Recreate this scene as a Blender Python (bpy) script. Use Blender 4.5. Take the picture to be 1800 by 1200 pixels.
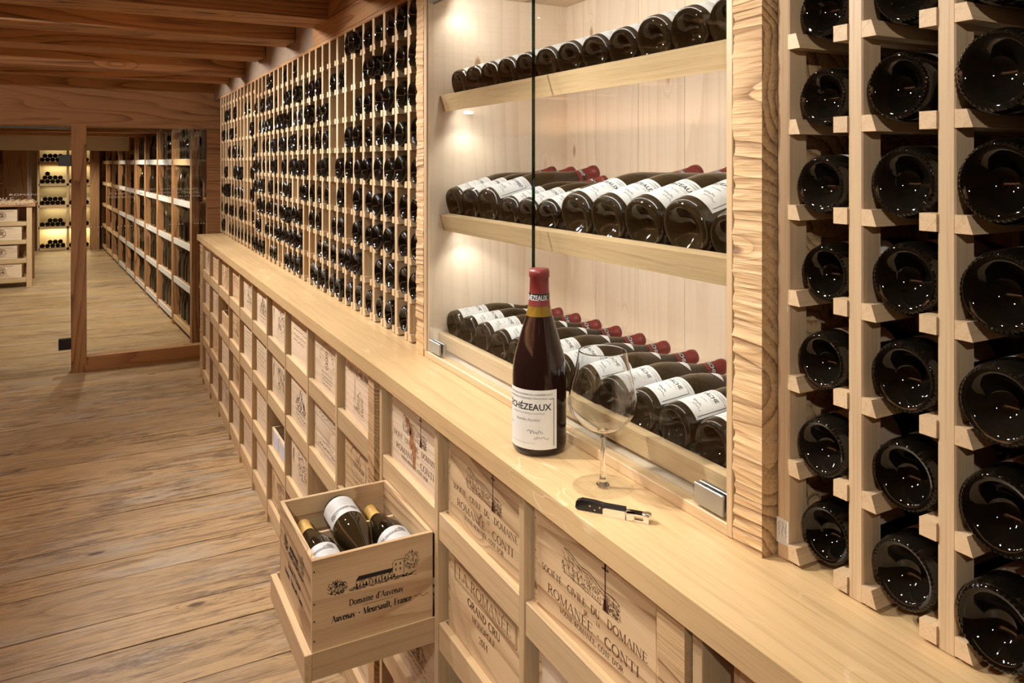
import bpy, math, random
from mathutils import Vector, Matrix, noise
R_ = random.Random(11)
for o in list(bpy.data.objects): bpy.data.objects.remove(o)
SC = bpy.context.scene
COL = SC.collection
rad = math.radians

# ------------------------------------------------------------------ camera
cam_d = bpy.data.cameras.new('camera')
cam_d.sensor_width = 36.0
cam_d.lens = 1345.7 / 1800 * 36
cam_d.shift_y = -(600 - 285.7) / 1800
cam_d.clip_start = 0.02
cam = bpy.data.objects.new('camera', cam_d)
cam.location = (0, 0, 1.64)
cam.rotation_euler = (rad(90), 0, -0.493868)
COL.objects.link(cam)
SC.camera = cam

# ------------------------------------------------------------------ world, lights, exposure
SC.view_settings.view_transform = 'Standard'
SC.view_settings.look = 'None'
SC.view_settings.gamma = 1
SC.view_settings.use_curve_mapping = False
SC.view_settings.exposure = -0.12
W = bpy.data.worlds.new('world'); SC.world = W
W.use_nodes = True
W.node_tree.nodes['Background'].inputs[0].default_value = (1.0, 0.86, 0.70, 1)
W.node_tree.nodes['Background'].inputs[1].default_value = 0.16

def spot(loc, aim, watts, size=70, blend=0.6, col=(1.0, 0.94, 0.865), radius=0.02):
    d = bpy.data.lights.new('ceiling_and_fill_spot', 'SPOT')
    d.energy = watts; d.spot_size = rad(size); d.spot_blend = blend; d.color = col
    d.shadow_soft_size = radius
    o = bpy.data.objects.new('ceiling_and_fill_spot', d)
    o.location = loc
    o.rotation_euler = (Vector(aim) - Vector(loc)).to_track_quat('-Z', 'Y').to_euler()
    COL.objects.link(o)
    return o
def strip(loc, sx, sy, watts, rot=(0, 0, 0), col=(1.0, 0.95, 0.90)):
    d = bpy.data.lights.new('led_and_fill_strip', 'AREA')
    d.shape = 'RECTANGLE'; d.size = sx; d.size_y = sy; d.energy = watts; d.color = col
    o = bpy.data.objects.new('led_and_fill_strip', d)
    o.location = loc; o.rotation_euler = rot
    COL.objects.link(o)
    return o
# ceiling spots between the beams, washing the racks and the counter
for (x, y, z, ax, ay, az, w, sz) in [
        (0.30, 0.95, 2.20, 0.85, 0.55, 1.15, 17, 95), (0.14, 1.60, 2.20, 0.78, 1.20, 1.09, 50, 80), (-0.05, 1.72, 2.20, 1.00, 0.62, 1.50, 76, 62), (0.05, 2.30, 2.31, 0.80, 1.85, 1.09, 46, 95),
        (-0.10, 2.97, 2.31, 0.82, 2.40, 1.20, 62, 100), (-0.12, 3.62, 2.30, 0.85, 3.05, 1.30, 86, 100), (-0.12, 4.30, 2.30, 0.88, 3.70, 1.35, 92, 100), (-0.12, 5.06, 2.30, 0.88, 4.45, 1.35, 92, 100),
        (-0.12, 5.74, 2.30, 0.88, 5.15, 1.35, 80, 100), (-0.12, 6.40, 2.30, 0.88, 5.85, 1.35, 60, 100), (-0.55, 0.25, 2.20, 0.55, 1.75, 0.72, 62, 56), (-0.35, -0.55, 2.20, 0.95, 0.68, 1.45, 46, 58)]:
    spot((x, y, z), (ax, ay, az), w, sz, 0.75)
# downlights on the aisle floor
for (x, y, z, w, sz) in [(-0.60, 1.0, 2.2, 14, 90), (-0.55, 2.30, 2.2, 26, 90), (-0.60, 3.60, 2.31, 34, 80), (-0.75, 5.05, 2.31, 30, 80), (-1.05, 6.48, 2.31, 80, 90), (-0.3, 4.30, 2.31, 16, 80)]:
    spot((x, y, z), (x - 0.05, y + 0.12, 0), w, sz, 0.7)
# added fill strip by the left wall, out of view, brightening the timber ceiling
strip((-2.15, 3.2, 1.95), 0.03, 7.0, 95, (0, rad(155), 0))
# added long-throw fill spot, unseen source, brightening the timber partition
spot((-0.95, 1.0, 2.18), (-0.15, 6.9, 1.55), 190, 34, 0.8)
# far room
for (x, y, ax, w) in [(-0.05, 7.85, 0.45, 110), (-0.2, 9.3, 0.2, 120), (-0.3, 10.7, 0.1, 120), (-0.5, 12.9, -0.2, 110), (-0.7, 15.2, -0.6, 150)]:
    spot((x, y, 2.03), (ax, y + 0.35, 0.2), w, 130, 0.7, (1.0, 0.88, 0.70))
for (y, w) in [(8.0, 24), (9.4, 36), (10.6, 32)]:
    spot((-0.25, y - 0.1, 2.03), (0.62 - 0.078 * (y - 7.5), y + 0.3, 1.2), w, 95, 0.6, (1.0, 0.93, 0.85))
spot((-0.9, 10.9, 2.03), (-1.0, 12.0, 0.7), 80, 70, 0.6)
# added fill strips in the glass-fronted cabinet, led strips on the far shelves
for (x, z, w) in [(0.885, 2.112, 3.4), (0.888, 1.787, 2.5), (0.888, 1.450, 2.5)]:
    strip((x, 1.45, z), 0.010, 1.05, w, (0, rad(-58), 0))
for (z, w) in [(1.95, 1.5), (1.59, 3.0), (1.19, 1.2), (0.79, 2.0), (0.40, 6.0)]:
    strip((-0.55, 16.9, z), 0.75, 0.015, w, (0, 0, 0), (1.0, 0.82, 0.45))

# ------------------------------------------------------------------ materials
MATS = {}
class NT:
    def __init__(s, name):
        s.m = bpy.data.materials.new(name); s.m.use_nodes = True
        s.t = s.m.node_tree; s.t.nodes.clear()
        s.out = s.n('ShaderNodeOutputMaterial')
        MATS[name] = s.m
    def n(s, t, **kw):
        nd = s.t.nodes.new(t)
        for k, v in kw.items(): setattr(nd, k, v)
        return nd
    def set(s, sock, v):
        if isinstance(v, bpy.types.NodeSocket): s.t.links.new(v, sock)
        elif v is not None: sock.default_value = v
    def math(s, op, a, b=None, c=None, clamp=False):
        nd = s.n('ShaderNodeMath', operation=op); nd.use_clamp = clamp
        s.set(nd.inputs[0], a); s.set(nd.inputs[1], b); s.set(nd.inputs[2], c)
        return nd.outputs[0]
    def vmath(s, op, a, b=None):
        nd = s.n('ShaderNodeVectorMath', operation=op)
        s.set(nd.inputs[0], a); s.set(nd.inputs[1], b)
        return nd.outputs[0]
    def noise(s, vec, scale, detail=3, rough=0.5, dist=0.0):
        nd = s.n('ShaderNodeTexNoise')
        s.set(nd.inputs['Vector'], vec); nd.inputs['Scale'].default_value = scale
        nd.inputs['Detail'].default_value = detail; nd.inputs['Roughness'].default_value = rough
        nd.inputs['Distortion'].default_value = dist
        return nd.outputs['Fac']
    def mix(s, f, a, b, blend='MIX'):
        nd = s.n('ShaderNodeMix', data_type='RGBA', blend_type=blend)
        s.set(nd.inputs[0], f); s.set(nd.inputs[6], a); s.set(nd.inputs[7], b)
        return nd.outputs[2]
    def maprange(s, v, a, b, c=0.0, d=1.0):
        nd = s.n('ShaderNodeMapRange'); nd.interpolation_type = 'SMOOTHSTEP'
        s.set(nd.inputs[0], v)
        for i, x in enumerate((a, b, c, d)): nd.inputs[i + 1].default_value = x
        return nd.outputs[0]
    def bsdf(s, col, rough=0.5, normal=None, **kw):
        b = s.n('ShaderNodeBsdfPrincipled')
        s.set(b.inputs['Base Color'], col); s.set(b.inputs['Roughness'], rough)
        if normal is not None: s.set(b.inputs['Normal'], normal)
        for k, v in kw.items(): s.set(b.inputs[k], v)
        s.t.links.new(b.outputs[0], s.out.inputs[0])
        return b
    def bump(s, h, strength, dist=0.002):
        nd = s.n('ShaderNodeBump'); nd.inputs['Strength'].default_value = strength
        nd.inputs['Distance'].default_value = dist
        s.set(nd.inputs['Height'], h)
        return nd.outputs[0]
def c4(c): return (c[0], c[1], c[2], 1)

def wood(name, light, dark, axis, freq=30, warp=3.0, contrast=0.7, rough=0.5, bump=0.2, knots=0.0,
         streak=0.35, low=2.2, stretch=0.12, patch=0.25, knotcol=(0.10, 0.045, 0.02), knotscale=(5, 1.6), rvar=0.22, grey=None, bdist=0.002, spec=0.4, dirt=0.0, fleck=0.0, flat=None, grain=(3.0, 9.0)):
    t = NT(name)
    tc = t.n('ShaderNodeTexCoord'); oi = t.n('ShaderNodeObjectInfo')
    off = t.n('ShaderNodeCombineXYZ')
    t.set(off.inputs[0], t.math('MULTIPLY', oi.outputs['Random'], 17.3))
    t.set(off.inputs[1], t.math('MULTIPLY', oi.outputs['Random'], 31.7))
    t.set(off.inputs[2], t.math('MULTIPLY', oi.outputs['Random'], 23.1))
    P = t.vmath('ADD', tc.outputs['Object'], off.outputs[0])
    sp = t.n('ShaderNodeSeparateXYZ'); t.set(sp.inputs[0], P)
    ax = 'XYZ'.index(axis)
    o1, o2 = [i for i in range(3) if i != ax]
    perp = t.math('ADD', sp.outputs[o1], sp.outputs[o2])
    def scaled(a, b):
        v = [b, b, b]; v[ax] = a
        return t.vmath('MULTIPLY', P, tuple(v))
    n1 = t.noise(scaled(low * stretch, low * 1.3), 1.0, 2.2, 0.42)
    n2 = t.noise(scaled(9.0 * stretch, 11.0), 1.0, 2, 0.5)
    ring = t.math('ADD', t.math('MULTIPLY', perp, freq), t.math('ADD', t.math('MULTIPLY', n1, warp * 6), t.math('MULTIPLY', n2, 1.3)))
    km = None
    if knots > 0:
        vo = t.n('ShaderNodeTexVoronoi'); vo.feature = 'F1'
        kv = [knotscale[0]] * 3; kv[ax] = knotscale[1]
        if flat is not None: kv[flat] = 0.0
        t.set(vo.inputs['Vector'], t.vmath('MULTIPLY', P, tuple(kv))); vo.inputs['Scale'].default_value = 1.0
        km = t.maprange(vo.outputs['Distance'], 0.04 + 0.03 * knots, 0.16 + 0.08 * knots, 1, 0)
        core = t.maprange(vo.outputs['Distance'], 0.07 * knots, 0.15 * knots, 1, 0)
        ring = t.math('ADD', ring, t.math('MULTIPLY', km, 1.6))
    s = t.math('POWER', t.math('FRACT', ring), 2.6)
    s = t.math('MULTIPLY', s, t.maprange(t.noise(scaled(1.3, 6.0), 1.0, 2, 0.5), 0.30, 0.70, 0.35, 1.0))
    s = t.math('MULTIPLY', s, t.maprange(t.math('FRACT', ring), 0.93, 1.0, 1.0, 0.0))
    fine = t.math('ADD', t.math('MULTIPLY', t.noise(scaled(grain[0], 150.0), 1.0, 4, 0.7), 0.6), t.math('MULTIPLY', t.noise(scaled(grain[1], 430.0), 1.0, 2, 0.5), 0.4))
    big = t.noise(scaled(0.7, 3.2), 1.0, 3, 0.5)
    f = t.math('MULTIPLY', s, contrast)
    f = t.math('ADD', f, t.math('MULTIPLY', t.math('SUBTRACT', fine, 0.5), streak * 4.5))
    f = t.math('ADD', f, t.math('MULTIPLY', t.math('SUBTRACT', big, 0.5), patch * 2.5), None, False)
    f = t.math('MAXIMUM', t.math('MINIMUM', f, 1.0), 0.0)
    col = t.mix(f, c4(light), c4(dark))
    if grey is not None:
        g = t.maprange(t.noise(scaled(1.1, 4.0), 1.7, 4, 0.6), 0.48, 0.70)
        col = t.mix(t.math('MULTIPLY', g, grey[3]), col, c4(grey))
    if dirt:
        dn = t.maprange(t.noise(scaled(5.0, 30.0), 1.0, 7, 0.8), 0.46, 0.62)
        dm = t.maprange(t.noise(scaled(1.1, 2.6), 1.0, 3, 0.6), 0.40, 0.60)
        col = t.mix(t.math('MULTIPLY', t.math('MULTIPLY', dn, t.math('ADD', t.math('MULTIPLY', dm, 0.75), 0.25)), dirt), col, (0.085, 0.042, 0.018, 1))
    if km is not None:
        col = t.mix(t.math('MULTIPLY', core, 0.85), col, c4(knotcol))
    if fleck:
        fn = t.noise(scaled(5.0, 15.0), 1.0, 1.5, 0.5, 0.8)
        ln = t.maprange(t.math('ABSOLUTE', t.math('SUBTRACT', fn, 0.5)), 0.002, 0.016, 1, 0)
        lm = t.maprange(t.noise(scaled(3.0, 9.0), 1.0, 2, 0.5), 0.50, 0.62)
        col = t.mix(t.math('MULTIPLY', t.math('MULTIPLY', ln, lm), fleck), col, (0.80, 0.64, 0.42, 1))
    br = t.math('ADD', t.math('MULTIPLY', oi.outputs['Random'], rvar), 1.0 - rvar / 2)
    hs = t.n('ShaderNodeHueSaturation'); t.set(hs.inputs['Value'], br); t.set(hs.inputs['Color'], col)
    h = t.math('SUBTRACT', 1.0, t.math('ADD', t.math('MULTIPLY', s, 0.5), t.math('MULTIPLY', fine, 0.6)))
    r = t.math('ADD', t.math('MULTIPLY', f, 0.12), rough)
    t.bsdf(hs.outputs[0], r, t.bump(h, bump, bdist), **{'Specular IOR Level': spec})
    return t.m

# oak (counter, drawers, racks), pine (crates, cabinet), old timber, floor
for A in 'XYZ':
    wood('oak_' + A, (0.58, 0.415, 0.235), (0.30, 0.175, 0.080), A, 26, 1.0, 0.35, 0.42, 0.12, 0, 0.40, 3.0, 0.10, 0.16)
    wood('rack_oak_' + A, (0.60, 0.44, 0.265), (0.33, 0.20, 0.095), A, 30, 0.8, 0.35, 0.45, 0.15, 0, 0.42, 3.0, 0.10, 0.14, rvar=0.16)
    wood('pine_' + A, (0.66, 0.475, 0.275), (0.28, 0.135, 0.050), A, 20, 4.2, 1.0, 0.55, 0.10, 0.35, 0.22, 2.4, 0.14, 0.18, (0.20, 0.09, 0.035), (6, 2.2))
    wood('beam_' + A, (0.42, 0.205, 0.080), (0.10, 0.038, 0.013), A, 14, 4.0, 1.15, 0.62, 0.9, 0.5, 0.5, 2.0, 0.12, 0.35, (0.035, 0.014, 0.006), (4, 1.2), bdist=0.006)
    wood('timber_' + A, (0.42, 0.225, 0.095), (0.14, 0.060, 0.022), A, 14, 3.6, 1.0, 0.6, 0.7, 0.4, 0.45, 2.0, 0.12, 0.28, (0.05, 0.02, 0.008), (4, 1.2), bdist=0.004)
    wood('old_' + A, (0.60, 0.40, 0.205), (0.17, 0.080, 0.028), A, 40, 3.6, 1.15, 0.65, 0.6, 0.45, 0.45, 3.0, 0.2, 0.32, (0.12, 0.05, 0.02), (7, 2.2), bdist=0.004)
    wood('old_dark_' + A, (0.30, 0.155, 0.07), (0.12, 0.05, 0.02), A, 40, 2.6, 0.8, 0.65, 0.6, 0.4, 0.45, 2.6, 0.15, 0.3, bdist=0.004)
wood('oak_top', (0.60, 0.415, 0.21), (0.29, 0.16, 0.062), 'Y', 36, 1.8, 0.34, 0.36, 0.05, 0, 0.42, 2.2, 0.10, 0.20, rvar=0.10, spec=0.5, fleck=0.5)
wood('pine_pale', (0.78, 0.66, 0.52), (0.54, 0.38, 0.25), 'Z', 18, 2.6, 0.50, 0.5, 0.05, 0.60, 0.18, 2.0, 0.10, 0.12, (0.33, 0.17, 0.08), (7, 3.0), rvar=0.10)
wood('pine_pale_Y', (0.78, 0.66, 0.52), (0.54, 0.38, 0.25), 'Y', 18, 2.6, 0.50, 0.5, 0.05, 0.60, 0.18, 2.0, 0.10, 0.12, (0.33, 0.17, 0.08), (7, 3.0), rvar=0.10)
for A in 'XY': wood('crate_pale_' + A, (0.72, 0.575, 0.42), (0.42, 0.27, 0.15), A, 20, 3.8, 0.62, 0.55, 0.08, 0.3, 0.2, 2.2, 0.14, 0.15, (0.25, 0.12, 0.05), (6, 2.2), rvar=0.16)
wood('floor_plank', (0.45, 0.295, 0.145), (0.085, 0.044, 0.018), 'X', 14, 3.8, 0.80, 0.40, 0.8, 0.55, 0.55, 2.6, 0.10, 0.42, (0.045, 0.020, 0.009), (4.6, 1.9), rvar=0.26, grey=(0.40, 0.34, 0.26, 0.7), bdist=0.004, spec=0.5, dirt=0.85, flat=2, grain=(9.0, 22.0))

def plain(name, col, rough=0.5, **kw):
    t = NT(name); t.bsdf(c4(col), rough, **kw); return t.m
plain('ink_brown', (0.115, 0.042, 0.018), 0.7)
plain('ink_black', (0.012, 0.011, 0.012), 0.6)
plain('ink_grey', (0.22, 0.21, 0.20), 0.6)
plain('ink_orange', (0.20, 0.095, 0.04), 0.7)
plain('stain', (0.38, 0.16, 0.06), 0.7)
plain('paper', (0.70, 0.68, 0.62), 0.55)
plain('paper_tan', (0.44, 0.32, 0.23), 0.6)
plain('paper_white', (0.54, 0.54, 0.54), 0.55)
plain('paper_blue', (0.55, 0.58, 0.72), 0.6)
plain('capsule_red', (0.165, 0.021, 0.019), 0.40)
plain('capsule_ochre', (0.68, 0.42, 0.11), 0.45)
plain('capsule_band', (0.02, 0.012, 0.012), 0.4)
plain('chrome', (0.80, 0.78, 0.75), 0.10, Metallic=1.0)
plain('steel_clip', (0.42, 0.42, 0.40), 0.38, Metallic=1.0)
plain('black_plastic', (0.008, 0.008, 0.009), 0.30)
plain('black_metal', (0.006, 0.006, 0.006), 0.45)
plain('nail', (0.06, 0.03, 0.02), 0.6)
plain('cream_paint', (0.66, 0.56, 0.40), 0.7)
plain('strip_white', (0.62, 0.60, 0.57), 0.6)
plain('dark_void', (0.03, 0.02, 0.012), 0.8)
plain('gold_box', (0.75, 0.48, 0.05), 0.35)
plain('lens_lamp', (0.9, 0.85, 0.75), 0.3)
def bottle_glass(name, col, rough=0.035):
    t = NT(name)
    oi = t.n('ShaderNodeObjectInfo')
    hs = t.n('ShaderNodeHueSaturation'); hs.inputs['Color'].default_value = c4(col)
    t.set(hs.inputs['Value'], t.math('ADD', t.math('MULTIPLY', oi.outputs['Random'], 1.0), 0.5))
    t.bsdf(hs.outputs[0], rough, **{'IOR': 1.5, 'Specular IOR Level': 0.42})
bottle_glass('glass_dark', (0.006, 0.0048, 0.0032))
bottle_glass('glass_brown', (0.017, 0.011, 0.0045))
bottle_glass('glass_wine', (0.022, 0.009, 0.007), 0.03)
bottle_glass('glass_olive', (0.26, 0.15, 0.02), 0.05)
def clear_glass(name, tint, ior=5.0, boost=1.0):
    t = NT(name)
    tr = t.n('ShaderNodeBsdfTransparent'); tr.inputs[0].default_value = c4(tint)
    gl = t.n('ShaderNodeBsdfGlossy'); gl.inputs['Roughness'].default_value = 0.0
    lw = t.n('ShaderNodeLayerWeight'); lw.inputs[0].default_value = 0.5
    f5 = t.math('POWER', lw.outputs['Facing'], ior)
    fr = t.math('ADD', t.math('MULTIPLY', f5, 0.96), 0.04)
    mx = t.n('ShaderNodeMixShader')
    t.set(mx.inputs[0], t.math('MULTIPLY', fr, boost, None, True))
    t.t.links.new(tr.outputs[0], mx.inputs[1]); t.t.links.new(gl.outputs[0], mx.inputs[2])
    t.t.links.new(mx.outputs[0], t.out.inputs[0])
clear_glass('pane', (0.965, 0.98, 0.97))
clear_glass('pane_edge', (0.10, 0.28, 0.25))
clear_glass('crystal', (0.992, 0.994, 0.992), 4.2, 1.0)
clear_glass('crystal_foot', (0.985, 0.988, 0.985), 6.0, 1.0)
plain('crystal_solid', (0.97, 0.98, 0.98), 0.0, **{'Transmission Weight': 1.0, 'IOR': 1.46})
def frosted(name):
    t = NT(name)
    tr = t.n('ShaderNodeBsdfTransparent'); df = t.n('ShaderNodeBsdfDiffuse'); df.inputs[0].default_value = (0.85, 0.83, 0.80, 1)
    mx = t.n('ShaderNodeMixShader'); mx.inputs[0].default_value = 0.8
    t.t.links.new(tr.outputs[0], mx.inputs[1]); t.t.links.new(df.outputs[0], mx.inputs[2]); t.t.links.new(mx.outputs[0], t.out.inputs[0])
frosted('etching')
def plaster(name, col, rough=0.9, bump=0.6, sc=60):
    t = NT(name); tc = t.n('ShaderNodeTexCoord')
    n = t.noise(tc.outputs['Object'], sc, 5, 0.65); b = t.noise(tc.outputs['Object'], 5.0, 5, 0.7)
    v = t.maprange(t.noise(tc.outputs['Object'], 22, 6, 0.75, 1.2), 0.52, 0.66)
    cc = t.mix(b, c4([x * 0.72 for x in col]), c4([min(1, x * 1.25) for x in col]))
    cc = t.mix(t.math('MULTIPLY', v, 0.45), cc, c4([x * 0.5 for x in col]))
    t.bsdf(cc, rough, t.bump(n, bump, 0.01))
plaster('concrete', (0.33, 0.245, 0.175), 0.9, 0.9)
plaster('plaster_white', (0.62, 0.56, 0.50), 0.95, 0.5, 160)
M = MATS

# ------------------------------------------------------------------ mesh helpers
def link(name, me, parent=None, loc=None, rot=None, mats=None):
    o = bpy.data.objects.new(name, me)
    COL.objects.link(o)
    if parent is not None: o.parent = parent
    if loc is not None: o.location = loc
    if rot is not None: o.rotation_euler = rot
    return o
def tag(o, label=None, cat=None, group=None, kind=None):
    if label: o['label'] = label
    if cat: o['category'] = cat
    if group: o['group'] = group
    if kind: o['kind'] = kind
    return o
def empty(name, loc=(0, 0, 0), rot=(0, 0, 0), **kw):
    o = link(name, None, None, loc, rot); o.empty_display_size = 0.05
    return tag(o, **kw)
class MB:
    def __init__(s): s.v = []; s.f = []; s.m = []; s.sm = []
    def add(s, vs, fs, mi=0, smooth=False):
        k = len(s.v); s.v += [tuple(p) for p in vs]
        for f in fs:
            s.f.append([i + k for i in f]); s.m.append(mi); s.sm.append(smooth)
        return s
    def box(s, x0, x1, y0, y1, z0, z1, mi=0, b=0.0):
        x0, x1 = min(x0, x1), max(x0, x1); y0, y1 = min(y0, y1), max(y0, y1); z0, z1 = min(z0, z1), max(z0, z1)
        if b <= 0:
            vs = [(x, y, z) for x in (x0, x1) for y in (y0, y1) for z in (z0, z1)]
            s.add(vs, [(0, 1, 3, 2), (4, 6, 7, 5), (0, 4, 5, 1), (2, 3, 7, 6), (0, 2, 6, 4), (1, 5, 7, 3)], mi)
            return s
        b = min(b, (x1 - x0) * 0.45, (y1 - y0) * 0.45, (z1 - z0) * 0.45)
        L = ((x0, x1), (y0, y1), (z0, z1)); idx = {}; vs = []
        for sx in (0, 1):
            for sy in (0, 1):
                for sz in (0, 1):
                    sg = (sx, sy, sz)
                    for a in range(3):
                        p = [L[i][sg[i]] + (b if sg[i] == 0 else -b) for i in range(3)]
                        p[a] = L[a][sg[a]]
                        idx[(sg, a)] = len(vs); vs.append(p)
        fs = []
        for a in range(3):
            u, w = [i for i in range(3) if i != a]
            for sa in (0, 1):
                q = []
                for (su, sw) in ((0, 0), (1, 0), (1, 1), (0, 1)):
                    sg = [0, 0, 0]; sg[a] = sa; sg[u] = su; sg[w] = sw
                    q.append(idx[(tuple(sg), a)])
                if (sa == 0) != (a == 1): q = q[::-1]
                fs.append(q)
        for a in range(3):
            u, w = [i for i in range(3) if i != a]
            for su in (0, 1):
                for sw in (0, 1):
                    sg0 = [0, 0, 0]; sg0[u] = su; sg0[w] = sw; sg1 = list(sg0); sg1[a] = 1
                    q = [idx[(tuple(sg0), u)], idx[(tuple(sg1), u)], idx[(tuple(sg1), w)], idx[(tuple(sg0), w)]]
                    fs.append(q)
        for sg in [(i, j, k) for i in (0, 1) for j in (0, 1) for k in (0, 1)]:
            fs.append([idx[(sg, 0)], idx[(sg, 1)], idx[(sg, 2)]])
        s.add(vs, fs, mi)
        return s
    def prism(s, pts, fn0, fn1, mi=0):
        n = len(pts)
        s.add([fn0(*p) for p in pts] + [fn1(*p) for p in pts],
              [list(range(n))[::-1], list(range(n, 2 * n))] + [[i, (i + 1) % n, n + (i + 1) % n, n + i] for i in range(n)], mi)
        return s
    def lathe(s, prof, seg=24, mi=0, smooth=True, cap=True, mis=None, jag=None):
        k = len(s.v); rings = []
        for j, (r, z) in enumerate(prof):
            if r < 1e-6:
                rings.append([len(s.v)]); s.v.append((0, 0, z))
            else:
                row = []
                for i in range(seg):
                    a = 2 * math.pi * i / seg
                    rr = r + (jag[j] if jag and j in jag and i % 2 else 0)
                    row.append(len(s.v)); s.v.append((rr * math.cos(a), rr * math.sin(a), z))
                rings.append(row)
        for j in range(len(prof) - 1):
            A, B = rings[j], rings[j + 1]; m = mis[j] if mis else mi
            for i in range(seg):
                i2 = (i + 1) % seg
                if len(A) == 1 and len(B) == 1: continue
                if len(A) == 1: f = [A[0], B[i2], B[i]]
                elif len(B) == 1: f = [A[i], A[i2], B[0]]
                else: f = [A[i], A[i2], B[i2], B[i]]
                s.f.append(f); s.m.append(m); s.sm.append(smooth)
        return s
    def tube(s, pts, r, seg=8, mi=0):
        P = [Vector(p) for p in pts]; n = len(P); rows = []
        for i, p in enumerate(P):
            d = (P[min(i + 1, n - 1)] - P[max(i - 1, 0)]).normalized()
            a = d.orthogonal().normalized(); b = d.cross(a)
            if i and rows:
                pa = prev - d * prev.dot(d)
                if pa.length > 1e-6: a = pa.normalized(); b = d.cross(a)
            prev = a
            rr = r[i] if isinstance(r, (list, tuple)) else r
            rows.append([len(s.v) + k for k in range(seg)])
            for k in range(seg):
                t = 2 * math.pi * k / seg
                s.v.append(tuple(p + a * math.cos(t) * rr + b * math.sin(t) * rr))
        for A, B in zip(rows, rows[1:]):
            for k in range(seg):
                s.f.append([A[k], A[(k + 1) % seg], B[(k + 1) % seg], B[k]]); s.m.append(mi); s.sm.append(True)
        s.f.append(rows[0][::-1]); s.m.append(mi); s.sm.append(False)
        s.f.append(rows[-1]); s.m.append(mi); s.sm.append(False)
        return s
    def mesh(s, name, mats):
        me = bpy.data.meshes.new(name)
        me.from_pydata(s.v, [], s.f)
        for m in (mats if isinstance(mats, (list, tuple)) else [mats]): me.materials.append(M[m])
        me.polygons.foreach_set('material_index', s.m)
        me.polygons.foreach_set('use_smooth', s.sm)
        me.validate(); me.update()
        return me
    def build(s, name, mats, parent=None, loc=None, rot=None):
        return link(name, s.mesh(name, mats), parent, loc, rot)
def fix_normals(me):
    import bmesh
    bm = bmesh.new(); bm.from_mesh(me); bmesh.ops.recalc_face_normals(bm, faces=bm.faces); bm.to_mesh(me); bm.free()
    return me
def bx(name, mat, parent, *d, b=0.0): return MB().box(*d, b=b).build(name, mat, parent)
def hewn(x0, x1, y0, y1, z0, z1, amp, n, axis, seed=0, fx=9.0, fine=0.5, groove=None, ridge=False):
    """a box whose faces are gridded and displaced by noise: hand-hewn timber"""
    mb = MB(); L = ((x0, x1), (y0, y1), (z0, z1))
    def disp(p, nrm):
        q = Vector(p)
        st = Vector((q.x * fx, q.y * fx, q.z * fx))
        for q_ in (axis if isinstance(axis, tuple) else (axis,)): st[q_] *= 0.12
        st += Vector((seed * 7.1, seed * 3.3, seed * 5.7))
        if ridge:
            d = 0.9 - 2.2 * abs(noise.noise(st)) ** 0.7 - fine * abs(noise.noise(st * 2.7)) + 0.5 * noise.noise(st * 0.3)
        else:
            d = noise.noise(st) + fine * noise.noise(st * 3.1)
        if groove:
            g = Vector((q.x * groove[0], q.y * groove[0], q.z * groove[0])); [g.__setitem__(q_, g[q_] * 0.06) for q_ in (axis if isinstance(axis, tuple) else (axis,))]
            g += Vector((seed, seed, seed))
            d -= groove[1] * max(0.0, abs(noise.noise(g)) * -1 + 0.22) * 4
        return q + Vector(nrm) * d * amp
    for a in range(3):
        u, w = [i for i in range(3) if i != a]
        nu = max(1, int((L[u][1] - L[u][0]) / n[u])); nw = max(1, int((L[w][1] - L[w][0]) / n[w]))
        for sa in (0, 1):
            k = len(mb.v)
            for i in range(nu + 1):
                for j in range(nw + 1):
                    p = [0, 0, 0]; p[a] = L[a][sa]
                    p[u] = L[u][0] + (L[u][1] - L[u][0]) * i / nu; p[w] = L[w][0] + (L[w][1] - L[w][0]) * j / nw
                    nr = Vector((0, 0, 0)); nr[a] = 1 if sa else -1
                    for (q, i_, n_) in ((u, i, nu), (w, j, nw)):
                        if i_ == 0: nr[q] = -1
                        elif i_ == n_: nr[q] = 1
                    mb.v.append(tuple(disp(p, nr)))
            for i in range(nu):
                for j in range(nw):
                    q = [k + i * (nw + 1) + j, k + (i + 1) * (nw + 1) + j, k + (i + 1) * (nw + 1) + j + 1, k + i * (nw + 1) + j + 1]
                    if (sa == 0) != (a == 1): q = q[::-1]
                    mb.f.append(q); mb.m.append(0); mb.sm.append(False)
    return mb

# ------------------------------------------------------------------ lettering
_tc = {}
def sans(s, bold=0.0):
    if (s, bold) in _tc: return _tc[(s, bold)]
    cu = bpy.data.curves.new('lettering', 'FONT'); cu.body = s; cu.resolution_u = 2; cu.align_x = 'CENTER'; cu.offset = bold
    ob = bpy.data.objects.new('lettering', cu); COL.objects.link(ob)
    me = bpy.data.meshes.new_from_object(ob.evaluated_get(bpy.context.evaluated_depsgraph_get()))
    vs = [(v.co.x, v.co.y) for v in me.vertices]; fs = [list(p.vertices) for p in me.polygons]
    bpy.data.objects.remove(ob); bpy.data.curves.remove(cu); bpy.data.meshes.remove(me)
    _tc[(s, bold)] = (vs, fs); return _tc[(s, bold)]
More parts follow.
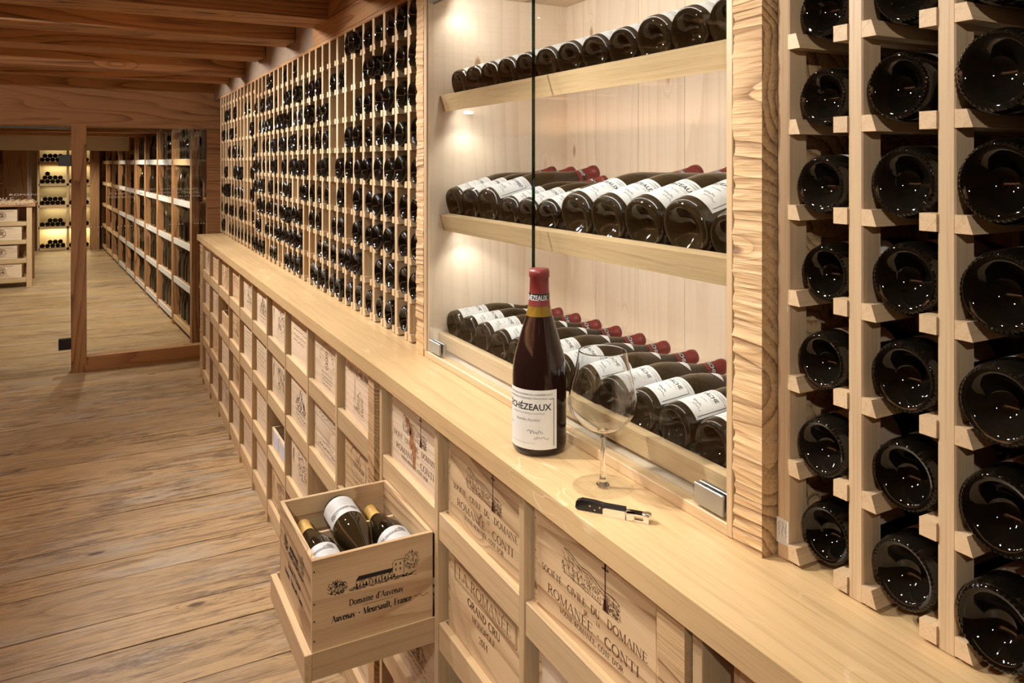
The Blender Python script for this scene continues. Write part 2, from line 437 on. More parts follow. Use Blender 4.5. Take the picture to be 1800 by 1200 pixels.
# serif alphabet: v=stem (x,y0,y1), l=line (x0,y0,x1,y1,thick), a=arc (cx,cy,rx,ry,a0,a1), b=serif bar (x,y,halfwidth)
G = {
 'A': (.76, [('l', .05, 0, .37, 1, 0), ('l', .37, 1, .69, 0, 1), ('l', .17, .34, .56, .34, 0), ('b', .06, 0, .11), ('b', .69, 0, .13)]),
 'B': (.66, [('v', .15, 0, 1), ('a', .30, .755, .23, .245, 90, -90), ('a', .30, .265, .28, .265, 90, -90), ('l', .15, 1, .32, 1, 0), ('l', .15, .52, .32, .52, 0), ('l', .15, 0, .32, 0, 0)]),
 'C': (.74, [('a', .40, .5, .34, .51, 42, 318), ('l', .66, .80, .66, .98, 0), ('l', .66, .02, .66, .17, 0)]),
 'D': (.78, [('v', .15, 0, 1), ('a', .28, .5, .42, .5, 90, -90), ('l', .15, 1, .3, 1, 0), ('l', .15, 0, .3, 0, 0)]),
 'E': (.66, [('v', .15, 0, 1), ('l', .15, 1, .58, 1, 0), ('l', .15, .52, .48, .52, 0), ('l', .15, 0, .60, 0, 0), ('l', .58, 1, .58, .82, 0), ('l', .60, 0, .60, .2, 0), ('l', .48, .44, .48, .6, 0)]),
 'F': (.60, [('v', .15, 0, 1), ('l', .15, 1, .56, 1, 0), ('l', .15, .50, .46, .50, 0), ('l', .56, 1, .56, .82, 0), ('l', .46, .42, .46, .58, 0)]),
 'G': (.80, [('a', .40, .5, .34, .51, 42, 345), ('l', .66, .80, .66, .98, 0), ('v', .68, .05, .42)]),
 'H': (.82, [('v', .15, 0, 1), ('v', .67, 0, 1), ('l', .15, .52, .67, .52, 0)]),
 'I': (.32, [('v', .16, 0, 1)]),
 'J': (.40, [('v', .26, .1, 1), ('a', .14, .1, .12, .18, 0, -120)]),
 'L': (.62, [('v', .15, 0, 1), ('l', .15, 0, .57, 0, 0), ('l', .57, 0, .57, .22, 0)]),
 'M': (.96, [('l', .14, 0, .14, 1, 0), ('l', .14, 1, .46, 0, 1), ('l', .46, 0, .80, 1, 0), ('v', .80, 0, 1), ('b', .14, 0, .12), ('b', .10, 1, .08)]),
 'N': (.82, [('l', .14, 0, .14, 1, 0), ('l', .14, 1, .68, 0, 1), ('l', .68, 0, .68, 1, 0), ('b', .14, 0, .12), ('b', .68, 1, .12), ('b', .10, 1, .08)]),
 'O': (.82, [('a', .41, .5, .35, .51, 0, 360)]),
 'P': (.62, [('v', .15, 0, 1), ('a', .30, .735, .26, .265, 90, -90), ('l', .15, 1, .32, 1, 0), ('l', .15, .47, .32, .47, 0)]),
 'R': (.74, [('v', .15, 0, 1), ('a', .30, .745, .25, .255, 90, -90), ('l', .15, 1, .32, 1, 0), ('l', .15, .49, .32, .49, 0), ('l', .36, .49, .66, 0, 1), ('b', .68, 0, .08)]),
 'S': (.58, [('a', .29, .755, .20, .245, 30, 270), ('a', .29, .255, .22, .255, 90, -150), ('l', .48, .78, .48, .96, 0), ('l', .08, .04, .08, .22, 0)]),
 'T': (.70, [('v', .35, 0, 1), ('l', .06, 1, .64, 1, 0), ('l', .06, 1, .06, .8, 0), ('l', .64, 1, .64, .8, 0)]),
 'U': (.80, [('v', .15, .35, 1), ('a', .40, .33, .25, .34, 180, 360), ('l', .65, .33, .65, 1, 0), ('b', .65, 1, .11)]),
 'V': (.76, [('l', .07, 1, .38, 0, 1), ('l', .38, 0, .69, 1, 0), ('b', .08, 1, .12), ('b', .69, 1, .1)]),
 'X': (.74, [('l', .08, 1, .66, 0, 1), ('l', .66, 1, .08, 0, 0), ('b', .08, 1, .1), ('b', .66, 0, .1), ('b', .66, 1, .09), ('b', .08, 0, .09)]),
 'Y': (.74, [('l', .07, 1, .37, .48, 1), ('l', .37, .48, .67, 1, 0), ('v', .37, 0, .5), ('b', .08, 1, .1), ('b', .67, 1, .09)]),
 'Z': (.68, [('l', .08, 1, .60, 1, 0), ('l', .60, 1, .08, 0, 1), ('l', .08, 0, .62, 0, 0), ('l', .08, 1, .08, .82, 0), ('l', .62, 0, .62, .2, 0)]),
 '2': (.56, [('a', .27, .73, .2, .27, 170, -30), ('l', .44, .6, .07, .03, 0), ('l', .07, .02, .5, .02, 1)]),
 '0': (.60, [('a', .30, .5, .22, .51, 0, 360)]), '1': (.40, [('v', .2, 0, 1), ('l', .2, 1, .06, .84, 0)]),
 '4': (.60, [('v', .42, 0, 1), ('l', .42, 1, .05, .3, 0), ('l', .05, .3, .56, .3, 0)]),
 '-': (.40, [('l', .06, .40, .32, .40, 1)]), ',': (.22, [('l', .12, .08, .07, -.14, 1)]), "'": (.20, [('l', .12, 1.02, .08, .78, 1)]), '.': (.22, [('l', .08, .04, .14, .04, 1)]),
 'a': (.50, [('v', .36, 0, .42), ('a', .22, .44, .15, .19, 150, 0), ('a', .20, .17, .14, .17, 60, 330)]),
 'c': (.46, [('a', .25, .32, .19, .33, 45, 318)]),
 'd': (.58, [('v', .44, 0, 1), ('a', .26, .32, .2, .33, 0, 360)]),
 'e': (.48, [('a', .25, .32, .19, .33, 0, 318), ('l', .07, .34, .43, .34, 0)]),
 'i': (.28, [('v', .14, 0, .64), ('l', .11, .88, .17, .88, 1)]), 'l': (.28, [('v', .14, 0, 1.02)]),
 'm': (.86, [('v', .13, 0, .64), ('a', .28, .44, .15, .2, 180, 0), ('v', .43, 0, .44), ('a', .58, .44, .15, .2, 180, 0), ('v', .73, 0, .44)]),
 'n': (.58, [('v', .13, 0, .64), ('a', .28, .44, .16, .2, 180, 0), ('v', .44, 0, .44)]),
 'o': (.54, [('a', .27, .32, .20, .33, 0, 360)]), 'r': (.42, [('v', .13, 0, .64), ('a', .28, .44, .14, .2, 180, 50)]),
 's': (.42, [('a', .21, .48, .13, .16, 30, 270), ('a', .21, .16, .15, .16, 90, -150)]),
 't': (.36, [('v', .16, .05, .86), ('l', .03, .62, .31, .62, 0), ('l', .16, .02, .30, .06, 0)]),
 'u': (.58, [('v', .13, .2, .64), ('a', .28, .2, .15, .2, 180, 360), ('v', .44, 0, .64)]),
 'v': (.52, [('l', .06, .64, .26, 0, 1), ('l', .26, 0, .46, .64, 0), ('b', .06, .64, .08), ('b', .46, .64, .07)]),
 'y': (.52, [('l', .06, .64, .28, 0, 1), ('l', .16, -.3, .46, .64, 0), ('b', .06, .64, .08), ('b', .46, .64, .07)]),
}
ACC = {'É': ('E', 'a'), 'È': ('E', 'g'), 'Â': ('A', 'c'), 'Ô': ('O', 'c'), 'é': ('e', 'a')}
class Ink:
    """flat print built as polygons in 2-D metres (x right, y up)"""
    def __init__(s): s.v = []; s.f = []; s.m = []
    def poly(s, pts, mi=0):
        k = len(s.v); s.v += list(pts); s.f.append(list(range(k, k + len(pts)))); s.m.append(mi); return s
    def stroke(s, pts, w, mi=0, contrast=None):
        n = len(pts)
        if n < 2: return s
        k = len(s.v)
        for i, (x, y) in enumerate(pts):
            a = pts[max(i - 1, 0)]; b = pts[min(i + 1, n - 1)]
            dx, dy = b[0] - a[0], b[1] - a[1]; L = math.hypot(dx, dy) or 1e-9
            hw = w / 2 if contrast is None else (contrast + (w - contrast) * abs(dy) / L) / 2
            s.v += [(x - dy / L * hw, y + dx / L * hw), (x + dy / L * hw, y - dx / L * hw)]
        for i in range(n - 1):
            s.f.append([k + 2 * i, k + 2 * i + 1, k + 2 * i + 3, k + 2 * i + 2]); s.m.append(mi)
        return s
    def arc(s, cx, cy, rx, ry, a0, a1, w, mi=0, contrast=None, n=None):
        n = n or max(6, int(abs(a1 - a0) / 22))
        return s.stroke([(cx + rx * math.cos(rad(a0 + (a1 - a0) * i / n)), cy + ry * math.sin(rad(a0 + (a1 - a0) * i / n))) for i in range(n + 1)], w, mi, contrast)
    def rect(s, x0, y0, x1, y1, w, mi=0):
        for p in (((x0, y0), (x1, y0)), ((x1, y0), (x1, y1)), ((x1, y1), (x0, y1)), ((x0, y1), (x0, y0))): s.stroke(p, w, mi)
        return s
    def serif(s, text, x, y, h, width=None, T=0.16, t=0.055, gap=0.03, mi=0, arc=None, slant=0.0):
        adv = []; tot = 0
        for ch in text:
            base = ACC.get(ch, (ch,))[0]
            w = G[base][0] if base in G else 0.42
            adv.append((ch, base, tot)); tot += w + gap
        sx = h if width is None else width / tot
        x0 = x - tot * sx / 2
        for ch, base, ox in adv:
            if base not in G: continue
            k0 = len(s.v)
            def P(a, b): return (x0 + (ox + a) * sx, y + b * h)
            for e in G[base][1]:
                if e[0] == 'v':
                    s.stroke([P(e[1], e[2]), P(e[1], e[3])], T * h, mi)
                    for yy in (e[2], e[3]):
                        if abs(yy - e[2]) < 1e-9 and e[2] not in (0,): continue
                        s.stroke([P(e[1] - .12, yy), P(e[1] + .12, yy)], t * h, mi)
                elif e[0] == 'l': s.stroke([P(e[1], e[2]), P(e[3], e[4])], (T if e[5] else t) * h, mi)
                elif e[0] == 'b': s.stroke([P(e[1] - e[3], e[2]), P(e[1] + e[3], e[2])], t * h, mi)
                elif e[0] == 'a':
                    n = max(6, int(abs(e[6] - e[5]) / 24))
                    pts = [P(e[1] + e[3] * math.cos(rad(e[5] + (e[6] - e[5]) * i / n)), e[2] + e[4] * math.sin(rad(e[5] + (e[6] - e[5]) * i / n))) for i in range(n + 1)]
                    s.stroke(pts, T * h * 1.08, mi, t * h)
            if ch in ACC:
                top = 1.10 if base.isupper() else .78; cx = G[base][0] / 2
                if ACC[ch][1] == 'a': s.stroke([P(cx - .05, top), P(cx + .1, top + .16)], T * .7 * h, mi)
                elif ACC[ch][1] == 'g': s.stroke([P(cx - .1, top + .16), P(cx + .05, top)], T * .7 * h, mi)
                else: s.stroke([P(cx - .13, top), P(cx, top + .14), P(cx + .13, top)], t * 1.3 * h, mi)
            if slant:
                for i in range(k0, len(s.v)): s.v[i] = (s.v[i][0] + (s.v[i][1] - y) * slant, s.v[i][1])
            if arc:                                   # bend the line of text over a circle (centre, radius)
                cx, cy, r = arc
                for i in range(k0, len(s.v)):
                    a = math.pi / 2 - (s.v[i][0] - x) / r; q = r + s.v[i][1] - y
                    s.v[i] = (cx + q * math.cos(a), cy + q * math.sin(a))
        return s
    def sans(s, text, x, y, h, width=None, mi=0, slant=0.0, left=False, bold=0.0):
        vs, fs = sans(text, bold)
        if not vs: return s
        xs = [v[0] for v in vs]; w0 = max(xs) - min(xs); c = (max(xs) + min(xs)) / 2
        k = h / 0.70; kx = k if width is None else width / w0
        n = len(s.v)
        s.v += [(x + (a - (min(xs) if left else c)) * kx + b * k * slant, y + b * k) for a, b in vs]
        for f in fs: s.f.append([i + n for i in f]); s.m.append(mi)
        return s
    def scribble(s, x0, y0, w, h, n, lw, mi=0, rng=None):
        rng = rng or R_
        x = x0; pts = []
        for i in range(n):
            pts.append((x0 + w * i / (n - 1), y0 + h * rng.random()))
        return s.stroke(pts, lw, mi)
    def hatch(s, poly_fn, x0, x1, y0, y1, n, lw, ln, mi=0, rng=None, ang=None):
        rng = rng or R_
        for i in range(n):
            x = rng.uniform(x0, x1); y = rng.uniform(y0, y1)
            if not poly_fn(x, y): continue
            a = rng.uniform(0, math.pi) if ang is None else ang + rng.uniform(-.35, .35)
            l = ln * rng.uniform(.5, 1.3)
            s.stroke([(x, y), (x + l * .5 * math.cos(a + .3), y + l * .5 * math.sin(a + .3)), (x + l * math.cos(a), y + l * math.sin(a))], lw * rng.uniform(.6, 1.3), mi)
        return s
    def mesh(s, name, fn, mats):
        me = bpy.data.meshes.new(name)
        me.from_pydata([fn(x, y) for x, y in s.v], [], s.f)
        for m in (mats if isinstance(mats, (list, tuple)) else [mats]): me.materials.append(M[m])
        me.polygons.foreach_set('material_index', s.m); me.update()
        return me
    def build(s, name, fn, mats, parent): return link(name, s.mesh(name, fn, mats), parent)
def ordinal(n):
    W_ = ['first', 'second', 'third', 'fourth', 'fifth', 'sixth', 'seventh', 'eighth', 'ninth', 'tenth', 'eleventh', 'twelfth', 'thirteenth', 'fourteenth', 'fifteenth', 'sixteenth', 'seventeenth', 'eighteenth', 'nineteenth', 'twentieth', 'twenty-first', 'twenty-second', 'twenty-third', 'twenty-fourth', 'twenty-fifth', 'twenty-sixth']
    return W_[n - 1]

# ================================================================== THE SETTING
XF, XB = 0.835, 1.18          # rack face, rack back
ZT = 1.09                     # counter top
YG = 6.87                     # glass partition
floor = tag(bx('floor', 'dark_void', None, -2.3, 1.6, -1.6, 17.2, -0.08, -0.022), kind='structure')
seams = [-1.6, -1.2, -0.9, -0.6, -0.3, 0.0, 0.3, 0.6, 0.9, 1.2, 1.5, 1.78, 2.05, 2.34, 2.62, 2.90, 3.10, 3.40, 3.56, 3.76, 4.03, 4.31, 4.57, 4.80, 5.08, 5.30, 5.58, 5.85, 6.08, 6.36, 6.60, 6.86]
y = 6.86
while y < 17.1:
    y += R_.uniform(0.2, 0.3); seams.append(y)
for a, b in zip(seams, seams[1:]):
    dz = R_.uniform(-0.0015, 0.0015)
    mb = MB(); n = 26; x0, x1 = -2.3, 1.5; vs = []
    ph = R_.uniform(0, 50)
    for i in range(n + 1):
        x = x0 + (x1 - x0) * i / n
        wob = 0.003 * noise.noise(Vector((x * 2, ph, 0))); wob2 = 0.003 * noise.noise(Vector((x * 2, ph + 9, 0)))
        z = dz + 0.002 * noise.noise(Vector((x * 1.5, ph + 3, 0)))
        ya, yb = a + 0.0028 + wob, b - 0.0028 + wob2
        vs += [(x, ya, -0.03), (x, ya, z - 0.001), (x, ya + 0.0015, z), (x, yb - 0.0015, z), (x, yb, z - 0.001), (x, yb, -0.03)]
    fs = []
    for i in range(n):
        for k in range(5): fs.append((i * 6 + k, (i + 1) * 6 + k, (i + 1) * 6 + k + 1, i * 6 + k + 1))
    mb.add(vs, fs, 0).build('plank', 'floor_plank', floor)

ceiling = tag(bx('ceiling', 'beam_X', None, -2.3, 1.6, -1.6, 7.0, 2.36, 2.42), kind='structure')
for i, (a, b) in enumerate([(0.55, 0.78), (1.20, 1.42), (1.86, 2.08), (2.50, 2.72), (3.17, 3.42), (3.80, 4.02), (4.57, 4.83), (5.28, 5.48), (5.96, 6.16)]):
    z0 = 2.235 + (0.012 if i == 6 else 0.0) - (0.02 if i == 7 else 0)
    hewn(-2.3, 0.84, a, b, z0, 2.37, 0.006, (0.06, 0.03, 0.03), 0, i + 1, 6.0).build('beam', 'beam_X', ceiling)
ceil2 = tag(bx('ceiling_far', 'beam_X', None, -2.3, 1.6, 7.0, 17.2, 2.10, 2.16), kind='structure')
for i, a in enumerate([7.35, 8.35, 9.9, 11.4, 13.2, 14.6, 16.0]):
    hewn(-2.3, 1.3, a, a + 0.22, 1.985, 2.11, 0.006, (0.1, 0.04, 0.04), 0, i + 21, 6.0).build('beam', 'beam_X', ceil2)

# right side: wall above the racks (concrete further in, timber panel nearer), wall behind
tag(bx('wall_right', 'plaster_white', None, 1.34, 1.45, -1.6, 17.2, 0, 2.42), kind='structure')
up = tag(bx('wall_upper', 'concrete', None, 0.845, 1.34, 3.445, 6.95, 2.155, 2.42), kind='structure')
tp = tag(bx('wall_upper_near', 'beam_Y', None, 0.86, 1.34, -1.6, 3.445, 2.155, 2.42), kind='structure')
for i, (za, zb) in enumerate([(2.157, 2.238), (2.241, 2.36)]):
    hewn(0.838, 0.862, -1.6, 3.44, za, zb, 0.0015, (0.02, 0.08, 0.02), 1, 40 + i, 8).build('board', 'timber_Y', tp)
tag(bx('trim_1', 'timber_Y', None, 0.836, 1.2, -1.6, 6.40, 2.140, 2.156, b=0.002), kind='structure')
tag(bx('wall_left', 'beam_Y', None, -2.4, -2.3, -1.6, 17.2, 0, 2.42), kind='structure')
tag(bx('wall_back', 'timber_X', None, -2.3, 1.45, -1.7, -1.6, 0, 2.42), kind='structure')
tag(bx('wall_end', 'plaster_white', None, -2.3, 1.4, 17.15, 17.25, 0, 2.2), kind='structure')

# timber partition with the glass
lint = tag(hewn(-2.3, 1.3, 6.86, 7.06, 1.925, 2.40, 0.005, (0.06, 0.05, 0.03), 0, 61, 6.0).build('lintel_beam', 'timber_X', None), kind='structure')
lint.name = 'trim_2'
post = tag(hewn(-0.198, -0.094, 6.865, 6.985, 0.0, 1.93, 0.004, (0.03, 0.03, 0.05), 2, 63, 7.0).build('trim_3', 'timber_Z', None), kind='structure')
tag(hewn(-0.095, 0.86, 6.862, 6.96, 0.0, 0.118, 0.003, (0.05, 0.03, 0.02), 0, 65, 7.0).build('trim_4', 'timber_X', None), kind='structure')
# log wall where the partition meets the rack
lw = tag(bx('wall_log', 'beam_X', None, 0.80, 1.34, 6.93, 7.02, 0.0, 1.93), kind='structure')
for i in range(8):
    hewn(0.795, 1.34, 6.90, 6.96, 0.118 + i * 0.228, 0.118 + (i + 1) * 0.228 - 0.006, 0.003, (0.05, 0.03, 0.03), 0, 70 + i, 7).build('log', 'beam_X', lw)

# glass: fixed pane right of the post, door left of it
fp = tag(bx('window_1', 'pane', None, -0.094, 0.80, 6.905, 6.915, 0.118, 1.93), kind='structure')
ik = Ink()
for (s, x, z, h, w) in [('CHATEAU ROMANEE', 0.10, 1.415, 0.015, 0.30), ('ROMANEE CONTI', 0.44, 1.415, 0.015, 0.28),
                        ('CHATEAU', 0.06, 1.385, 0.015, 0.30), ('CHATEAU CHEVAL', 0.40, 1.385, 0.016, 0.34),
                        ('ROMANEE CONTI', 0.055, 1.355, 0.017, 0.23), ('CHATEAU CHEVAL', 0.45, 1.355, 0.015, 0.30)]:
    ik.sans(s, x, z, h, w, left=True)
for g in range(5):
    for k in range(5):
        x = -0.06 + g * 0.19 + k * 0.024
        ik.poly([(x + 0.005 * math.cos(a * math.pi / 4), 1.13 + 0.005 * math.sin(a * math.pi / 4)) for a in range(8)])
tag(ik.build('etched_lettering', lambda x, z: (x, 6.9035, z), 'etching', fp), 'frosted wine names lettered across the pane')
dr = tag(empty('door_1', (-0.2, YG, 0)), kind='structure')
g = bx('door_glass', 'pane', dr, -1.45, -0.008, 0.005, 0.015, 0.012, 1.90)
for z in (1.655, 0.23):
    bx('hinge', 'black_metal', dr, -0.082, 0.004, -0.008, 0.028, z - 0.042, z + 0.045, b=0.003)
ik = Ink()
ik.sans('CHATEAU C', -0.62, 1.36, 0.018, 0.25, left=True).sans('CHATEAU', -0.46, 1.32, 0.017, 0.22, left=True).sans('ROMANEE', -0.40, 1.39, 0.015, 0.22, left=True)
ik.build('etched_lettering', lambda x, z: (x, 0.0035, z), 'etching', dr)
tag(bx('door_track', 'black_metal', dr, -2.0, 0.0, 0.0, 0.03, 1.902, 1.914))

# ================================================================== BOTTLES
def profile(R, H, kind='burg', punt=0.03):
    base = [(0.0, punt), (R * .25, punt * .93), (R * .48, punt * .62), (R * .62, punt * .26), (R * .72, .004), (R * .80, 0.0), (R * .885, .0012), (R * .955, .005), (R * .992, .011), (R, .02)]
    if kind == 'burg':
        up = [(R, H * .42), (R * .975, H * .47), (R * .90, H * .535), (R * .77, H * .605), (R * .63, H * .675), (R * .49, H * .745), (R * .395, H * .805), (R * .355, H * .86)]
    else:
        up = [(R, H * .60), (R * .97, H * .635), (R * .86, H * .67), (R * .66, H * .70), (R * .48, H * .725), (R * .40, H * .76), (R * .375, H * .82)]
    neck = [(R * .338, H * .955), (R * .368, H * .958), (R * .368, H * .985), (R * .345, H), (0.0, H)]
    return base + up + neck
_bm = {}
def bottle_mesh(R, H, kind, mat, seg=28, knurl=False, fill=None):
    key = (R, H, kind, mat, seg, knurl, fill)
    if key not in _bm:
        p = profile(R, H, kind); jag = None; mis = [0] * (len(p) - 1)
        if knurl:                                     # ring of moulded notches round the heel
            p[6:7] = [(R * .84, .0004), (R * .862, -.0006), (R * .905, .0012), (R * .925, .0030)]
            jag = {7: 0, 8: 0, 7: R * .006, 8: -R * .012}
            mis = [0] * (len(p) - 1)
        if fill: mis = [(1 if (p[i][1] + p[i + 1][1]) / 2 > H * fill else 0) for i in range(len(p) - 1)]
        mb = MB().lathe(p, seg, 0, True, mis=mis)
        if knurl:
            for k in range(44):
                a = 2 * math.pi * k / 44; d = 2 * math.pi / 44 * .30
                q = []
                for (r, z) in ((R * .845, -.0002), (R * .93, .0030)):
                    for s_ in (-d, d): q.append((r * math.cos(a + s_), r * math.sin(a + s_), z))
                for (r, z) in ((R * .86, -.0014), (R * .918, .0008)):
                    for s_ in (-d * .5, d * .5): q.append((r * math.cos(a + s_), r * math.sin(a + s_), z))
                mb.add(q, [(4, 5, 7, 6), (0, 1, 5, 4), (2, 6, 7, 3), (0, 4, 6, 2), (1, 3, 7, 5)], 0, False)
        _bm[key] = mb.mesh('bottle', [mat, 'glass_olive'] if fill else [mat])
    return _bm[key]
def r_at(R, H, kind, z):
    p = profile(R, H, kind)[9:]
    for (r0, z0), (r1, z1) in zip(p, p[1:]):
        if z0 <= z <= z1: return r0 + (r1 - r0) * (z - z0) / max(1e-9, z1 - z0)
    return R
_lm = {}
def label_mesh(key, R, z0, z1, arc, design, mats, base=('paper',)):
    """curved paper label on the bottle wall, centred on local -Y, with its print"""
    k_ = (key, R, z0, z1, arc)
    if k_ in _lm: return _lm[k_]
    n = 18; mb = MB(); r = R + .0004
    vs = []
    for i in range(n + 1):
        a = -math.pi / 2 + arc * (i / n - .5)
        vs += [(r * math.cos(a), r * math.sin(a), z0), (r * math.cos(a), r * math.sin(a), z1)]
    mb.add(vs, [(2 * i, 2 * i + 2, 2 * i + 3, 2 * i + 1) for i in range(n)], 0, True)
    pm = mb.mesh('label', list(base))
    im = None
    if design:
        ik = Ink(); design(ik, R * arc, z1 - z0)
        rr = r + .00025; zc = (z0 + z1) / 2
        im = ik.mesh('print', lambda x, y: (rr * math.cos(-math.pi / 2 + x / R), rr * math.sin(-math.pi / 2 + x / R), zc + y), mats)
    _lm[k_] = (pm, im); return _lm[k_]
def capsule_mesh(R, H, kind, z0, mat, text=None):
    key = ('cap', R, H, kind, z0, mat, text)
    if key in _lm: return _lm[key]
    pr = [(r_at(R, H, kind, z0) + .0006, z0)] + [(r + .0008, z) for r, z in profile(R, H, kind) if z > z0 + .002 and r > 0]
    pr = pr[:-1] + [(pr[-1][0], H + .0006), (0, H + .0006)]
    me = MB().lathe(pr, 20, 0, True).mesh('capsule', [mat])
    im = None
    if text:
        rb = r_at(R, H, kind, z0 + .02) + .0016
        mb = MB(); n = 20; vs = []
        for i in range(n + 1):
            a = 2 * math.pi * i / n
            vs += [(rb * math.cos(a), rb * math.sin(a), z0 + .008), (rb * math.cos(a), rb * math.sin(a), z0 + .024)]
        band = mb.add(vs, [(2 * i, 2 * i + 2, 2 * i + 3, 2 * i + 1) for i in range(n)], 0, True)
        ik = Ink(); ik.sans(text, 0, z0 + .0115, .0095, min(.052, .0075 * len(text)), bold=.02)
        v2 = [((rb + .0006) * math.cos(-math.pi / 2 + x / rb), (rb + .0006) * math.sin(-math.pi / 2 + x / rb), y) for x, y in ik.v]
        band.add(v2, ik.f, 1)
        im = band.mesh('capsule_band', ['capsule_band', 'paper_white'])
    _lm[key] = (me, im); return _lm[key]
def drc_label(name, sub=None, full=False):
    """white label with a ruled frame, the name in capitals, small lines and signatures"""
    def d(ik, w, h):
        m = w * .055; e = .0011
        ik.stroke([(w / 2 - m, h / 2 - h * .15), (w / 2 - m, -h / 2 + m)], e); ik.stroke([(-w / 2 + m, h / 2 - h * .15), (-w / 2 + m, -h / 2 + m)], e)
        ik.stroke([(-w / 2 + m, -h / 2 + m), (w / 2 - m, -h / 2 + m)], e)
        ik.stroke([(w / 2 - m, h * .35), (w * .36, h * .35)], e); ik.stroke([(-w / 2 + m, h * .35), (-w * .36, h * .35)], e)
        ik.sans("SOCIÉTÉ CIVILE DU DOMAINE DE LA ROMANÉE-CONTI", 0, h * .41, h * .030, w * .84)
        ik.sans("PROPRIÉTAIRE A VOSNE-ROMANÉE (CÔTE-D'OR) FRANCE", 0, h * .345, h * .030, w * .68)
        ik.sans(name, 0, h * .165, h * .105, w * (.80 if len(name) > 8 else .62), bold=.018)
        ik.sans("APPELLATION %s CONTROLÉE" % (sub or name), 0, h * .095, h * .026, w * .58, 1)
        ik.sans("Bouteilles Récoltées", 0, h * -.02, h * .045, w * .42, 1, .35)
        rg = random.Random(5)
        ik.stroke([(w * .05, h * -.10), (w * .34, h * -.10)], .0004, 1)
        ik.scribble(w * .0, h * -.24, w * .26, h * .075, 26, .0008, 0, rg); ik.scribble(w * .12, h * -.33, w * .24, h * .05, 22, .0007, 0, rg)
        ik.stroke([(w * .1, h * -.345), (w * .36, h * -.345)], .0004, 1)
        ik.scribble(-w * .36, h * -.40, w * .5, h * .012, 30, .0004, 1, rg)
        ik.sans("ANNÉE", -w * .36, h * -.12, h * .026, None, 1)
    return d
def make_bottle(name, R, H, kind, mat, M4, label, group, lab=None, cap=None, seg=28, knurl=False, fill=None, extra=None, cat='wine bottle'):
    e = empty(name); e.matrix_world = M4
    tag(e, label, cat, group)
    link('glass_body', bottle_mesh(R, H, kind, mat, seg, knurl, fill), e)
    if lab:
        pm, im = lab; l = link('paper_label', pm, e)
        if im: link('label_print', im, l)
    if cap:
        cm, bi = cap; c = link('capsule', cm, e)
        if bi: link('capsule_band', bi, c)
    for m_ in (extra or []): link('neck_label', m_, e)
    return e
def lying(base, tilt=0.0, roll=0.0, yaw=0.0):
    """bottle lying with its base at `base`, neck into +X (raised by tilt), label upwards"""
    lz = Vector((math.cos(tilt), 0, math.sin(tilt))); ld = Vector((-math.sin(tilt), 0, math.cos(tilt)))
    ld = Matrix.Rotation(roll, 3, lz) @ ld
    ly = -ld; lx = ly.cross(lz)
    m = Matrix((lx, ly, lz)).transposed().to_4x4()
    m = Matrix.Rotation(yaw, 4, 'Z') @ m
    m.translation = Vector(base)
    return m
def tan_label(ik, w, h):
    rg = random.Random(3)
    ik.scribble(-w * .2, h * .2, w * .4, h * .09, 20, .0012, 0, rg)
    for k in range(4): ik.scribble(-w * .3, -h * (.02 + k * .1), w * .6, h * .03, 24, .0006, 0, rg)

# ================================================================== PEG RACKS
PW = 0.021
def rack(name, ys, z0s, z1, label, cat='wine rack', cellw=0.02, last=None, maxpegs=300, extra_rails=()):
    """posts at ys (centre of each), a pair of rails in every cell at heights z0s"""
    e = empty(name, (XF, ys[-1], ZT), label=label, cat=cat)
    pm = MB().box(0, 0.036, -PW / 2, PW / 2, 0, z1 - ZT, b=0.0018).mesh('post', 'rack_oak_Z')
    for y in ys: link('post', pm, e, (0, y - ys[-1], 0))
    bm_ = MB().box(XB - XF - 0.036, XB - XF, -PW / 2, PW / 2, 0, z1 - ZT).mesh('rear_post', 'timber_Z')
    for y in ys: link('rear_post', bm_, e, (0, y - ys[-1], 0))
    def pegmesh(sg):
        w, t = cellw, 0.0205; c = 0.007
        prof = [(0, 0), (w, 0), (w, -t + .0), (0, -t)] if sg > 0 else [(0, 0), (w - c, 0), (w, -t), (0, -t)]
        mb = MB()
        mb.prism([(p[0] * sg, p[1]) for p in prof], lambda a, b: (-0.002, a, b), lambda a, b: (XB - XF, a, b))
        return fix_normals(mb.mesh('rail', 'rack_oak_X'))
    P = {-1: pegmesh(-1), 1: pegmesh(1)}
    items = []
    for i, y in enumerate(ys):
        for z in z0s:
            if i > 0: items.append((y + PW / 2, z, 1))         # towards larger Y
            if i < len(ys) - 1 or last: items.append((y - PW / 2, z, -1))
    items += list(extra_rails)
    items.sort(key=lambda q: q[0] + abs(q[1] - 1.6) * .1)
    for (y, z, sg) in items[:maxpegs]: link('rail', P[sg], e, (0, y - ys[-1], z - ZT))
    if len(items) > maxpegs:
        mb = MB()
        for (y, z, sg) in items[maxpegs:]:
            w = cellw * sg
            mb.box(-0.002, XB - XF, y - ys[-1], y - ys[-1] + w, z - ZT - .0205, z - ZT)
        tag(mb.build('rails', 'rack_oak_X', e), kind='stuff')
    return e
# the order of ys runs from far to near; cells are counted from the near end
near_ys = [4.871 - 0.1152 * i for i in range(24)]
near_zs = [1.115 + 0.1168 * k for k in range(9)]
rack('peg_rack', near_ys + [near_ys[-1] - 0.1152], near_zs, 2.141, 'slender oak peg rack of dark bottles between glass case and coarser rack', last=False)
far_ys = [6.374 - 0.1366 * i for i in range(11)]
far_zs = [1.125 + 0.1372 * k for k in range(8)]
rack('peg_rack', far_ys, [z for z in far_zs if z < 2.12], 2.141, 'wider celled oak peg rack beside the glass partition', cellw=0.026, last=True, extra_rails=[(near_ys[0] + PW / 2, z, 1) for z in far_zs if z < 2.12])
